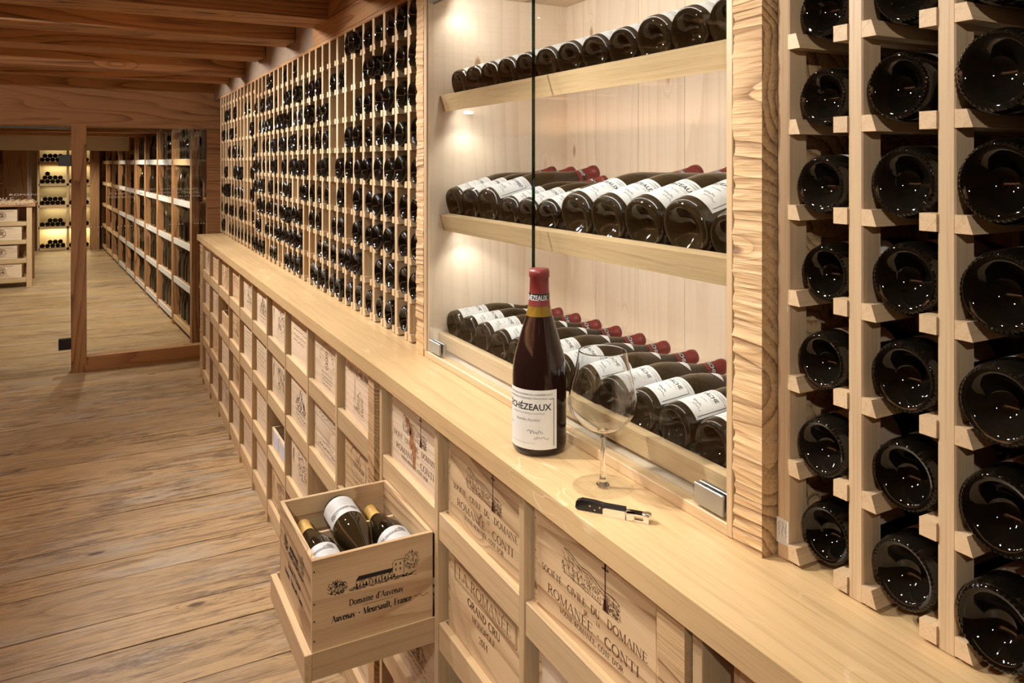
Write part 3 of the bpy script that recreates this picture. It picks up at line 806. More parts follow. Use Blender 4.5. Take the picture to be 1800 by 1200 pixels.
# boarding behind the racks
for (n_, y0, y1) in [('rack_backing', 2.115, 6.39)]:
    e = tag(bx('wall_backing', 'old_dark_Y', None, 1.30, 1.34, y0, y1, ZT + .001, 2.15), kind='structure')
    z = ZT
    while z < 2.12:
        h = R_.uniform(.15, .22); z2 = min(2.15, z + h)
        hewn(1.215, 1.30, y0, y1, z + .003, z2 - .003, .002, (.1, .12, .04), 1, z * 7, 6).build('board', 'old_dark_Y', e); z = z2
occ = [  # rows from the counter upwards; cells c0.. counted from the glass case; n normal, d deep, p proud, . empty
 'dnnnnnnnnnnn.nnnndnn.nnn',
 'nnnndnnnnnnd.nnnnnnnn.nn',
 'nnnnnndnndnndnnpnnnnnnn.',
 'nnnnnn.ndnnnnn.nnnnn.nnn',
 'nnnnnnnndnndnnnnndnnnnnn',
 'nnnnnnnddnnnnnnnnnnnnn.n',
 'nnnnnn..dnnpdnnnnnnnnnn.',
 'nnnpnddnndnnnpnnn.nnnn.n',
 'nnnnnpndddd...ndnd.nnd..']
rgb = random.Random(21)
kinds = [(0.0430, 0.295, 'burg'), (0.0410, 0.30, 'bdx'), (0.0445, 0.30, 'burg'), (0.0460, 0.31, 'burg')]
for k, row in enumerate(occ):
    for c, ch in enumerate(row):
        if ch == '.': continue
        far_y = near_ys[len(near_ys) - 1 - c] if c < 24 else None
        yc = near_ys[23 - c] - 0.0576 if c == 0 else (near_ys[23 - c] + near_ys[24 - c]) / 2
        Rb, Hb, kd = kinds[rgb.choice([0, 0, 1, 2, 2, 3])]
        dx = {'n': rgb.uniform(-.021, -.003), 'd': rgb.uniform(.02, .045), 'p': -.036}[ch]
        zc = near_zs[k] + math.sqrt(Rb ** 2 - .0276 ** 2)
        me = bottle_mesh(Rb, Hb, kd, 'glass_dark', 20)
        o = link('wine_bottle', me); o.matrix_world = lying((XF + .006 + dx, yc, zc), 0, rgb.uniform(0, 6.28))
        tag(o, 'dark bottle lying in peg rack, %s column from glass case, %s row above counter' % (ordinal(c + 1), ordinal(k + 1)), 'wine bottle', 'bottles in the slender peg rack')
focc = ['n.nnn..n.nn', 'n.nnn...nnn', 'nn..n..n.nn', 'pnn..n.nn.n', '..nn..nnn.d', 'nnn..nnnn..', '.nn..nnd...']
focc = ['nn.nnnnnnnn', 'n.nnnn.nn.n', 'nn.pnnnn..n', '.nn..nnpd.n', '...nnnnn.dn', 'nnnnnn....n', '..nn.n..nn.']
for k, row in enumerate(focc):
    for c, ch in enumerate(row[::-1]):
        if ch == '.' or c > 10: continue
        yc = (far_ys[-1] - .0683 + 0.0) if c == 0 else (far_ys[len(far_ys) - 1 - c] + far_ys[len(far_ys) - c]) / 2
        if c == 0: yc = (far_ys[-1] + near_ys[0]) / 2
        Rb, Hb = rgb.choice([(0.048, .32), (0.0505, .33), (0.045, .31)])
        dx = {'n': rgb.uniform(-.021, -.003), 'd': .035, 'p': -.04}[ch]
        o = link('wine_bottle', bottle_mesh(Rb, Hb, 'burg', 'glass_dark', 18))
        o.matrix_world = lying((XF + .006 + dx, yc, far_zs[k] + math.sqrt(Rb ** 2 - .0318 ** 2)), 0, rgb.uniform(0, 6.28))
        tag(o, 'large dark bottle in wider celled rack, %s column from slender rack, %s row above counter' % (ordinal(c + 1), ordinal(k + 1)), 'wine bottle', 'bottles in the wider celled rack')

# right rack, nearest the camera
r_ys = [0.7575, 0.642, 0.5245, 0.408, 0.29, 0.17]
rr = rack('peg_rack', r_ys, [1.115 + 0.1168 * k for k in range(9)], 2.141, 'oak peg rack of knurled bottle bases beside the hewn post', cellw=0.0205, last=False)
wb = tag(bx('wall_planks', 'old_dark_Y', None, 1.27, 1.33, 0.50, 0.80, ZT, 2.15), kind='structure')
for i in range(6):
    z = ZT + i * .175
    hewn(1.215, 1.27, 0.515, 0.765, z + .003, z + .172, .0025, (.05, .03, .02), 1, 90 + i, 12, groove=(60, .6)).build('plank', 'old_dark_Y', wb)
wb2 = tag(bx('wall_reveal', 'plaster_white', None, 1.30, 1.335, -0.6, 0.50, ZT, 2.15), kind='structure')
Rs = {0: [.0405, .040, .039, .039, .0395, .0395, .0395, .040, .040], 1: [.0435, .043, .044, .0445, .044, .042, .0425, .042, .042], 2: [.046, .046, .045, .046, .0465, .0465, .046, .046, .046], 3: [.045] * 9}
tanrows = {(0, 0), (0, 1), (1, 0), (1, 1), (1, 2), (2, 0), (2, 1), (1, 3), (0, 2)}
for c in range(4):
    for k in range(8):
        Rb = Rs[c][k]; Hb = round(Rb * 7.1, 3)
        yc = (r_ys[c] + r_ys[c + 1]) / 2
        zc = 1.115 + 0.1168 * k + math.sqrt(Rb ** 2 - .0275 ** 2)
        kd = 'burg' if c else rgb.choice(['burg', 'bdx'])
        dx = {0: .012, 1: .004, 2: -.004, 3: 0}[c] + rgb.uniform(-.008, .008)
        tan = (c, k) in tanrows
        lab = label_mesh('tan' if tan else 'plain', Rb, Hb * .13, Hb * .40, 2.6, tan_label, ['ink_brown'], ('paper_tan',) if tan else ('paper',))
        make_bottle('wine_bottle', Rb, Hb, kd, 'glass_dark', lying((XF + dx, yc, zc), rgb.uniform(-.01, .02), rgb.uniform(-.5, .5), rgb.uniform(-.02, .02)),
                    '%s labelled bottle, %s column from hewn post, %s row above counter' % ('tan' if tan else 'white', ordinal(c + 1), ordinal(k + 1)),
                    'bottles in the rack beside the hewn post', lab, capsule_mesh(Rb, Hb, kd, Hb * .80, 'capsule_red'), seg=44, knurl=True)
# little price card on the first post
pc = empty('price_card', (XF - .0012, .7575, 1.128), label='small white printed card stuck on the rack post above counter', cat='card')
MB().box(0, .001, -.0105, .0105, -.017, .018).build('card', 'paper', pc)
ik = Ink(); rg = random.Random(2)
for i in range(3): ik.scribble(-.014 + i * .0, -.007 + i * .006, .020, .003, 12, .0007, 0, rg)
ik.build('card_print', lambda x, y: (-.0004, -y, -x), 'ink_grey', pc)

# ================================================================== HEWN POSTS
for (y0, y1, lab) in [(2.038, 2.0945, 'rough hewn pale timber post between peg rack and glass case'), (0.772, 0.828, 'rough hewn pale timber post between glass case and knurled bottle rack')]:
    o = hewn(0.810, 1.205, y0, y1, ZT, 2.138,   .0015, (.012, .005, .0022), (0, 1), y0 * 9, 46, 1.0, groove=(14, 1.6), ridge=True).build('hewn_post', 'old_Y', None)
    tag(o, lab, 'post')

# ================================================================== GLASS-FRONTED CABINET
cab = empty('display_cabinet', (0.82, 1.42, ZT), label='pale pine display case with glass doors on the counter', cat='cabinet')
def cb(name, mat, *d, b=0.0, parent=None):
    d = (d[0] - .82, d[1] - .82, d[2] - 1.42, d[3] - 1.42, d[4] - ZT, d[5] - ZT)
    return MB().box(*d, b=b).build(name, mat, parent or cab)
yL, yR, xB = 2.012, 0.845, 1.275
cb('bottom_panel', 'pine_pale_Y', .84, 1.30, yR - .012, yL + .018, ZT + .001, ZT + .018)
cb('side_panel', 'pine_pale', .815, 1.30, yL, yL + .022, ZT, 2.139, b=.001)
cb('side_panel', 'pine_pale', .815, 1.30, yR - .016, yR, ZT, 2.139, b=.001)
cb('top_panel', 'pine_pale_Y', .815, 1.30, yR, yL, 2.122, 2.139)
yy = yL
for w in (.16, .20, .185, .21, .175, .20, .2):
    y2 = max(yR, yy - w)
    cb('back_board', 'pine_pale', xB, xB + .02, y2 + .0007, yy - .0007, ZT, 2.139, b=.0008); yy = y2
    if yy <= yR: break
cb('sill', 'oak_Y', .812, .836, yR - .016, yL + .022, ZT, ZT + .019, b=.0015)
cb('frame_stile', 'oak_Z', .8105, .83, yL + .002, yL + .024, ZT + .019, 2.139, b=.0015)
cb('frame_stile', 'oak_Z', .8105, .83, yR - .0165, yR - .003, ZT + .002, 2.139, b=.0015)
def shelf(ztop, tilt, x0=.849, lip=.046, depth=.42):
    """tilted shelf with a lip across its front edge; ztop = top of the lip"""
    ca, sa = math.cos(tilt), math.sin(tilt)
    e = empty('shelf'); e.parent = cab
    def T(u, w): return (x0 + u * ca - w * sa - .82, ztop + u * sa + w * ca - ZT)   # u along shelf, w normal
    def slab(name, u0, u1, w0, w1, mat, b):
        mb = MB()
        P = [T(u0, w0), T(u1, w0), T(u1, w1), T(u0, w1)]
        mb.prism(P, lambda a, c: (a, yR - 1.42 + .001, c), lambda a, c: (a, yL - 1.42 - .001, c))
        return link(name, fix_normals(mb.mesh(name, mat)), e)
    slab('lip', 0, .020, -lip, 0, 'oak_Y', 0)
    slab('shelf_board', .020, depth, -lip + .004, -lip + .020, 'pine_pale_Y', 0)
    return e
T1, T3 = rad(15.5), rad(5)
shelf(1.829, T1); shelf(1.4915, T1); shelf(1.158, T3, .846, .040, .43)
# glass doors with clip hinges
for i, (ya, yb) in enumerate([(1.4265, 2.006), (0.849, 1.4235)]):
    d = empty('glass_door'); d.parent = cab
    cb('pane', 'pane', .8165, .8225, ya, yb, ZT + .022, 2.118, parent=d)
    ye = yb if i else ya
    cb('pane_edge', 'pane_edge', .8163, .8227, (1.4236 if i else 1.4236), (1.4265 if i == 0 else 1.4248), ZT + .022, 2.118, parent=d)
    for z in (ZT + .024, 2.084):
        ya2, yb2 = (1.922, 1.998) if i == 0 else (.850, .912)
        cb('clip_hinge', 'steel_clip', .8115, .8165, ya2, yb2, z, z + .032, b=.001, parent=d)
        cb('clip_hinge', 'steel_clip', .8225, .830, ya2, yb2, z, z + .032, b=.001, parent=d)
# small LED heads under the top and the shelves
for (x, y, z) in [(.90, 1.955, 2.118), (.915, 1.955, 1.782), (.915, 1.955, 1.447), (.90, .92, 2.118)]:
    spot((x, y, z - .012), (x + .02, y + .02, z - .4), 1.0, 120, .8, (1, .9, .78), .008)
    MB().lathe([(0, 0), (.014, 0), (.014, .008), (0, .008)], 16).build('led_head', 'lens_lamp', cab, (x - .82, y - 1.42, z - .006 - ZT))

def on_shelf(ztop, tilt, R, lip, u=.022, x0=.849):
    """base centre of a bottle resting on that shelf"""
    ca, sa = math.cos(tilt), math.sin(tilt); w = -lip + .020 + R
    return x0 + u * ca - w * sa, ztop + u * sa + w * ca
def shelf_bottles(spec, ztop, tilt, lip, rowname, x0=.849):
    for i, (y, Rb, Hb, name, cap, desc) in enumerate(spec):
        x, z = on_shelf(ztop, tilt, Rb, lip, .023, x0)
        lab = label_mesh(name, Rb, Hb * .075, Hb * .345, 2.05, drc_label(name), ['ink_black', 'ink_grey'], ('paper_white',))
        vin = []
        if rowname == 'lowest':
            key = ('vin', Rb, Hb)
            if key not in _lm:
                n = 10; zc_, dz_ = Hb * .63, Hb * .035; vs = []
                for q in range(n + 1):
                    t_ = q / n - .5; a = -math.pi / 2 + 1.5 * t_; k_ = math.cos(t_ * math.pi)
                    z0_, z1_ = zc_ - dz_ * k_ - .0005, zc_ + dz_ * k_ * .6 + .0005
                    vs += [((r_at(Rb, Hb, 'burg', zz) + .0008) * math.cos(a), (r_at(Rb, Hb, 'burg', zz) + .0008) * math.sin(a), zz) for zz in (z0_, z1_)]
                _lm[key] = MB().add(vs, [(2 * q, 2 * q + 2, 2 * q + 3, 2 * q + 1) for q in range(n)], 0, True).mesh('neck_label', ['paper_white'])
            vin = [_lm[key]]
        make_bottle('wine_bottle', Rb, Hb, 'burg', 'glass_brown', lying((x, y, z), tilt, rgb.uniform(.0, .22), rgb.uniform(-.012, .012)),
                    desc % ordinal(i + 1), 'bottles on the %s shelf of the glass case' % rowname, lab,
                    capsule_mesh(Rb, Hb, 'burg', Hb * .80, 'capsule_red', cap), seg=36, extra=vin)
low = [(1.966 - .0938 * k, .0425, .30, 'LA TÂCHE', 'LA TÂCHE', '%s red-capped bottle along lowest shelf of glass case, counted from slender rack') for k in range(12)]
shelf_bottles(low, 1.158, T3, .040, 'lowest', .846)
mid = []
for i, (y, Rb, Hb, nm, cp) in enumerate([(1.955, .049, .345, 'ROMANÉE-ST-VIVANT', 'ST-VIVANT'), (1.853, .049, .345, 'ROMANÉE-ST-VIVANT', 'ST-VIVANT'), (1.748, .051, .35, 'ROMANÉE-ST-VIVANT', 'ST-VIVANT'),
        (1.632, .0425, .295, 'ROMANÉE-CONTI', 'CONTI'), (1.543, .0425, .295, 'ROMANÉE-CONTI', 'CONTI'), (1.452, .0425, .295, 'ROMANÉE-CONTI', 'CONTI'),
        (1.333, .053, .35, 'ÉCHÉZEAUX', 'ÉCHÉZEAUX'), (1.222, .053, .35, 'ÉCHÉZEAUX', 'ÉCHÉZEAUX'), (1.110, .0535, .355, 'ÉCHÉZEAUX', 'ÉCHÉZEAUX'), (.997, .0545, .36, 'ÉCHÉZEAUX', 'ÉCHÉZEAUX'), (.8935, .0455, .33, 'ÉCHÉZEAUX', 'ÉCHÉZEAUX')]):
    mid.append((y, Rb, Hb, nm, cp, '%s red-capped bottle along middle shelf of glass case, counted from slender rack'))
shelf_bottles(mid, 1.4915, T1, .046, 'middle')
top = [(1.925 - .0935 * k, .0425 if k < 9 else .046, .30, 'ÉCHÉZEAUX', 'ÉCHÉZEAUX', '%s bottle along top shelf of glass case, counted from slender rack') for k in range(12)]
shelf_bottles(top, 1.829, T1, .046, 'top')

# ================================================================== COUNTER
ct = empty('counter_top', (0.655, 0, ZT), label='long light oak counter top running under the racks and glass case', cat='counter')
for (x0, x1) in [(0, .118), (.118, .148), (.148, .675)]:
    MB().box(x0, x1, -0.5, 6.32, -.04, 0, b=.0).build('stave', 'oak_top', ct)
XD = 0.672                                   # front plane of the dividers
ROWS = [(.851, .790), (.602, .541), (.353, .292), (.104, .043)]
far_div = [6.105, 5.689, 5.247, 4.788, 4.399, 4.007, 3.617, 3.227, 2.838, 2.448]
units = [  # (name, label, dividers (centre), thickness)
 ('crate_cabinet', 'far run of oak crate drawers under the counter between partition and knotty post', far_div + [2.109], None),
 ('crate_cabinet', 'run of oak crate drawers between the two knotty posts', [2.0015, 1.612, 1.2125, 0.831], None),
 ('crate_cabinet', 'oak crate drawers under the counter past the near knotty post', [0.749, 0.36, -0.03], None)]
cols = []
for ui, (nm, lab, divs, _) in enumerate(units):
    e = empty(nm, (XD, divs[-1], 0), label=lab, cat='cabinet')
    dm = MB().box(0, .56, -.0095, .0095, .0, 1.05, b=.001).mesh('divider', 'oak_Z')
    for i, d in enumerate(divs):
        if ui < 2 and i == len(divs) - 1: continue
        link('divider', dm, e, (0, d - divs[-1], 0))
    MB().box(.56, .575, 0, divs[0] - divs[-1], 0, 1.05).build('back_panel', 'oak_Y', e)
    MB().box(.012, .03, 0.0, divs[0] - divs[-1], 0, .040).build('plinth', 'oak_Y', e)
    for i in range(len(divs) - 1):
        ya, yb = divs[i] - .0098, divs[i + 1] + (.0098 if not (ui < 2 and i == len(divs) - 2) else .006)
        cols.append((ui, ya, yb, e, divs[-1]))
pulled = None
for ci, (ui, ya, yb, e, y0) in enumerate(cols):
    for ri, (zt, zb) in enumerate(ROWS):
        out = .295 if (abs(ya - 1.992) < .02 and ri == 1) else 0.0
        d = empty('drawer', (.002 - out, 0, 0)); d.parent = e
        Y0, Y1 = yb - y0 + .002, ya - y0 - .002
        MB().box(0, .016, Y0, Y1, zb, zt, b=.0012).build('front_board', 'oak_Y', d)
        MB().box(.016, .50, Y0, Y0 + .004, zb + .004, zt - .0).build('side_rail', 'oak_X', d)
        MB().box(.016, .50, Y1 - .004, Y1, zb + .004, zt - .0).build('side_rail', 'oak_X', d)
        MB().box(.016, .50, Y0 + .004, Y1 - .004, zb + .002, zb + .010).build('tray_bottom', 'oak_Y', d)
# knotty old posts between the runs and at the far end
for (y0, y1, x0, lab) in [(2.046, 2.098, .668, 'weathered knotty old post under the counter beside the open drawer run'), (.7685, .8235, .668, 'weathered knotty old post under the counter near the printed crates'), (6.118, 6.27, .672, 'weathered old board closing the far end of crate drawers')]:
    o = hewn(x0, x0 + .07 if y0 < 5 else x0 + .55, y0, y1, 0, 1.05, .0012, (.012, .009, .009), (0, 1), y0 * 3, 16, .6, groove=(30, .5)).build('knotty_post', 'old_Y', None)
    tag(o, lab, 'post')

# ================================================================== CRATES
XC = 0.690
def d_domaine(ik, w):
    r = random.Random(8)
    ik.serif('SOCIÉTÉ', -.1165, .072, .0105, .066).serif('CIVILE', -.038, .072, .0115, .056).serif('DU', .016, .072, .0125, .025).serif('DOMAINE', .098, .072, .0130, .100)
    ik.serif('ROMANÉE', -.060, .040, .0150, .140).serif('CONTI', .085, .040, .0155, .088).serif('-', .024, .040, .012)
    ik.serif('DE', -.010, .0595, .0068).serif('LA', .024, .0595, .0068)
    ik.serif("VOSNE-ROMANÉE, CÔTE D'OR", 0, .0245, .0085, .180)
    # the walled vineyard hillside with its cross
    def inside(x, y):
        t = (x + .084) / .162
        return 0 <= t <= 1 and .099 < y < .140 - .020 * t + .004 * math.sin(t * 9)
    ik.stroke([(-.076 + .162 * k / 12 * .97, .140 - .020 * k / 12 + .0025 * math.sin(k * 1.3)) for k in range(13)], .0016)
    ik.stroke([(-.076 + .15 * k / 12, .136 - .022 * k / 12 + .003 * math.sin(k * 1.1 + 1)) for k in range(13)], .0009)
    ik.hatch(inside, -.084, .078, .099, .141, 230, .0006, .008, 0, r, -.5)
    ik.hatch(inside, -.084, .078, .099, .118, 110, .0007, .005, 0, r, 1.2)
    ik.stroke([(-.078, .099), (.035, .0985)], .0012)
    for k in range(7): ik.stroke([(-.074 + k * .014, .099), (-.078 + k * .014, .118)], .0007)
    ik.stroke([(.043, .093), (.0435, .168)], .0030).stroke([(.0345, .158), (.0525, .1585)], .0034).stroke([(.0435, .160), (.0435, .170)], .0042)
    ik.poly([(.036, .093), (.052, .093), (.048, .112), (.040, .112)])
    ik.hatch(lambda x, y: True, .050, .078, .096, .112, 60, .0009, .005, 0, r)
    ik.stroke([(.05, .095), (.079, .095)], .0010)
def d_romanee(ik, w):
    ik.rect(-.143, .122, .143, .168, .0016).rect(-.138, .1265, .138, .1635, .0012)
    ik.serif('LA ROMANÉE', 0, .132, .0225, .245, T=.10, t=.04)
    ik.serif('GRAND CRU', 0, .098, .0150, .150, T=.24, t=.09).serif('MONOPOLE', 0, .074, .0125, .108).serif('2014', 0, .0465, .0135, .040)
def d_cheval(ik, w):
    ik.serif('CHEVAL', -.056, .138, .021, .112, mi=1, T=.19, t=.06).serif('BLANC', .066, .138, .021, .095, mi=1, T=.19, t=.06)
    ik.stroke([(-.042, .062), (-.036, .128)], .0014, 1).stroke([(-.030, .062), (-.036, .128)], .0014, 1)
    ik.stroke([(-.046, .050), (-.046, .066), (-.026, .066), (-.026, .050)], .0012, 1)
    ik.stroke([(-.01, .078), (.018, .098), (.046, .078)], .0016, 1).stroke([(-.01, .078), (-.01, .05)], .001, 1).stroke([(.046, .078), (.046, .05)], .001, 1)
    r = random.Random(4)
    ik.hatch(lambda x, y: True, -.008, .044, .045, .080, 120, .0007, .006, 1, r)
    ik.hatch(lambda x, y: True, -.05, .05, .028, .046, 110, .0007, .008, 1, r, 0)
    ik.scribble(-.06, .020, .12, .004, 30, .0007, 1, r)
def d_heart(ik, w):
    pts = []
    for k in range(41):
        t = rad(k * 9); pts.append((.0052 * 16 * math.sin(t) ** 3 * .95, .100 + .0052 * (13 * math.cos(t) - 5 * math.cos(2 * t) - 2 * math.cos(3 * t) - math.cos(4 * t))))
    ik.stroke(pts, .0018)
    ik.serif('CHATEAU', 0, .124, .0095, .060).serif('CALON-SÉGUR', 0, .106, .0125, .110)
    r = random.Random(6)
    for k in range(4): ik.scribble(-.045 + k * .008, .088 - k * .013, .09 - k * .016, .006, 22, .0011, 0, r)
def d_arch(ik, w):
    r = random.Random(9)
    pts = []
    for k in range(15):
        a = rad(165 - k * 150 / 14); cx, cy, q = 0, .075, .082
        p = [(cx + (q + d * .011) * math.cos(a + e * .035), cy + (q + d * .011) * math.sin(a + e * .035)) for d, e in [(0, -1), (1, -1), (0, 1), (1, 1)]]
        ik.stroke([p[0], p[1]], .0019).stroke([p[2 if k % 2 else 1], p[3 if k % 3 else 2]], .0015)
    for y in (.085, .105, .125): ik.arc(0, y, .014, .010, 0, 360, .0024).stroke([(-.014, y - .008), (.014, y + .008)], .0012)
    for k in range(4): ik.scribble(-.07 + .012 * (k > 1), .055 - k * .013, .14 - .024 * (k > 1), .006, 40, .0013, 1, r)
def d_lines(seed, big=None, mi=0):
    def f(ik, w):
        r = random.Random(seed)
        if big: ik.serif(big, 0, .105, .020, w * .72, mi=mi)
        for k in range(r.choice([4, 5, 6])):
            y = .14 - k * .021
            if big and .095 < y < .13: continue
            ik.scribble(-w * .36, y, w * r.uniform(.4, .72), .008, int(r.uniform(16, 34)), .0019, mi, r)
    return f
def d_side(seed):
    def f(ik, w):
        r = random.Random(seed)
        ik.scribble(-w * .40, .075, .012, .065, 9, .0030, 0, r)
        ik.hatch(lambda x, y: True, -w * .12, w * .30, .05, .14, 130, .0016, .016, 0, r)
        for k in range(3): ik.scribble(-w * .2, .045 - k * .013, w * .5, .005, 26, .0008, 0, r)
    return f
def d_estate(seed):
    def f(ik, w):
        r = random.Random(seed)
        ik.stroke([(-.075, .085), (-.06, .10), (-.02, .115), (0, .15), (.02, .115), (.06, .10), (.078, .085)], .0026)
        ik.hatch(lambda x, y: y < .145 - abs(x) * .8, -.07, .07, .06, .14, 150, .0016, .018, 0, r)
        ik.stroke([(-.08, .06), (.08, .06)], .0022).scribble(-.085, .04, .17, .010, 26, .0018, 0, r)
        ik.scribble(-.06, .022, .12, .006, 22, .0011, 0, r)
    return f
def d_flat(ik, w):
    ik.rect(-w * .40, .132, w * .42, .168, .0014).scribble(-w * .33, .142, w * .66, .0135, 44, .0019, 2, random.Random(71)).scribble(-w * .2, .136, w * .4, .003, 30, .0008, 2, random.Random(72))
def d_flat2(ik, w):
    ik.rect(-w * .42, .028, w * .44, .082, .0014).scribble(-w * .25, .060, w * .5, .009, 34, .0015, 1, random.Random(73)).scribble(-w * .33, .037, w * .66, .0135, 40, .0020, 1, random.Random(74))
def house(ik, s=1.0):
    r = random.Random(12)
    def P(x, y): return (x * s, y * s)
    ik.poly([P(-.052, .010), P(.034, .010), P(.038, .019), P(-.046, .020)])
    ik.hatch(lambda x, y: True, -.052 * s, .036 * s, .003 * s, .010 * s, 60, .0008, .004, 0, r, 1.5)
    for k in range(13): ik.stroke([P(-.050 + k * .0075, -.004), P(-.050 + k * .0075, .004)], .0022 if k % 3 else .0035)
    ik.stroke([P(.036, .0), P(.036, .030), P(.040, .035), P(.060, .035), P(.064, .030), P(.064, 0)], .0011)
    for x in (.044, .055):
        for y in (.010, .022): ik.stroke([P(x, y), P(x, y + .006)], .0026)
    ik.hatch(lambda x, y: (x / s + .094) ** 2 / .022 ** 2 + (y / s - .004) ** 2 / .016 ** 2 < 1, -.118 * s, -.068 * s, -.014 * s, .022 * s, 230, .0010, .006, 0, r)
    ik.hatch(lambda x, y: (x / s - .082) ** 2 / .019 ** 2 + (y / s - .026) ** 2 / .022 ** 2 < 1, .06 * s, .104 * s, .0 * s, .05 * s, 230, .0007, .005, 0, r)
    ik.hatch(lambda x, y: True, -.07 * s, .09 * s, -.010 * s, -.003 * s, 150, .0010, .006, 0, r, .1)
def d_auvenay(ik, w):
    ik2 = Ink(); house(ik2, .95)
    k = len(ik.v); ik.v += [(x + .0, y + .118) for x, y in ik2.v]; ik.f += [[i + k for i in f] for f in ik2.f]; ik.m += ik2.m
    ik.serif("Domaine d'Auvenay", -.002, .078, .0135, .125).stroke([(-.035, .0715), (.035, .0715)], .0007)
    ik.serif("Auvenay - Meursault, France", -.012, .052, .0135, .182, T=.2).scribble(.085, .054, .035, .009, 9, .0009)

def crate(label, ya, yb, zb, zt, design=None, mat='pine_Y', mats=('ink_brown', 'ink_orange', 'ink_grey'), x=XC, depth=.46, opened=False, gap=.028, ztray=None, group='wine crates in the drawers', extra=None, nails=True, sidedesign=None, thick=.010):
    """ya > yb: the drawer opening; the crate sits against the yb side"""
    y1, y0 = ya - gap, yb + .006
    w = y1 - y0; yc = (y0 + y1) / 2
    e = empty('wine_crate', (x, yc, zb), label=label, cat='crate', group=group)
    h = zt - zb; t = thick
    MB().box(0, t, -w / 2 + t, w / 2 - t, 0, h, b=.0008).build('front_board', mat, e)
    MB().box(.0, depth, -w / 2, -w / 2 + t, 0, h, b=.0008).build('side_board', mat.replace('_Y', '_X') if mat.startswith('pine') else 'pine_X', e)
    MB().box(.0, depth, w / 2 - t, w / 2, 0, h, b=.0008).build('side_board', mat.replace('_Y', '_X') if mat.startswith('pine') else 'pine_X', e)
    MB().box(t, depth - t, -w / 2 + t, w / 2 - t, 0, .008).build('bottom_board', 'pine_X', e)
    MB().box(depth - t, depth, -w / 2 + t, w / 2 - t, 0, h).build('back_board', 'pine_Y', e)
    if not opened: MB().box(t, depth - t, -w / 2 + t, w / 2 - t, h - .009, h - .001).build('lid', 'pine_X', e)
    if design:
        ik = Ink(); design(ik, w)
        off = (ztray if ztray is not None else zb) - zb
        ik.build('print', lambda a, b: (-.0004, -a, b + off), list(mats), e)
    if sidedesign:
        ik = Ink(); sidedesign(ik, depth)
        off = (ztray if ztray is not None else zb) - zb
        ik.build('print', lambda a, b: (a + .145, -w / 2 - .0004, b + off), list(mats), e)
    if sidedesign:
        mb = MB()
        for zz in (.62, .47, .30, .14, .90):
            c = (t * .5, -w / 2 - .0003, h * zz)
            mb.add([(c[0] + .0022 * math.cos(k * math.pi / 3), c[1], c[2] + .0022 * math.sin(k * math.pi / 3)) for k in range(6)], [(0, 1, 2, 3, 4, 5)])
        tag(mb.build('nails', 'nail', e), kind='stuff')
    if nails:
        mb = MB()
        for s_ in (-1, 1):
            for zz in (.12, .36, .60, .84):
                c = (-.0003, s_ * (w / 2 - t / 2), h * zz)
                mb.add([(c[0], c[1] + .0017 * math.cos(k * math.pi / 3), c[2] + .0017 * math.sin(k * math.pi / 3)) for k in range(6)], [(0, 1, 2, 3, 4, 5)])
        tag(mb.build('nails', 'nail', e), kind='stuff')
    return e
ROWN = ['top', 'second', 'third', 'bottom']
special = {}
def col_index(y):                                    # column whose opening contains y
    return [i for i, c in enumerate(cols) if c[2] < y < c[1]][0]
cA, cB, cC, cD, cE, cF, cG, cH = [col_index(y) for y in (1.0, 1.4, 1.8, 2.3, 2.6, 3.0, 3.4, 3.8)]
rc = random.Random(33)
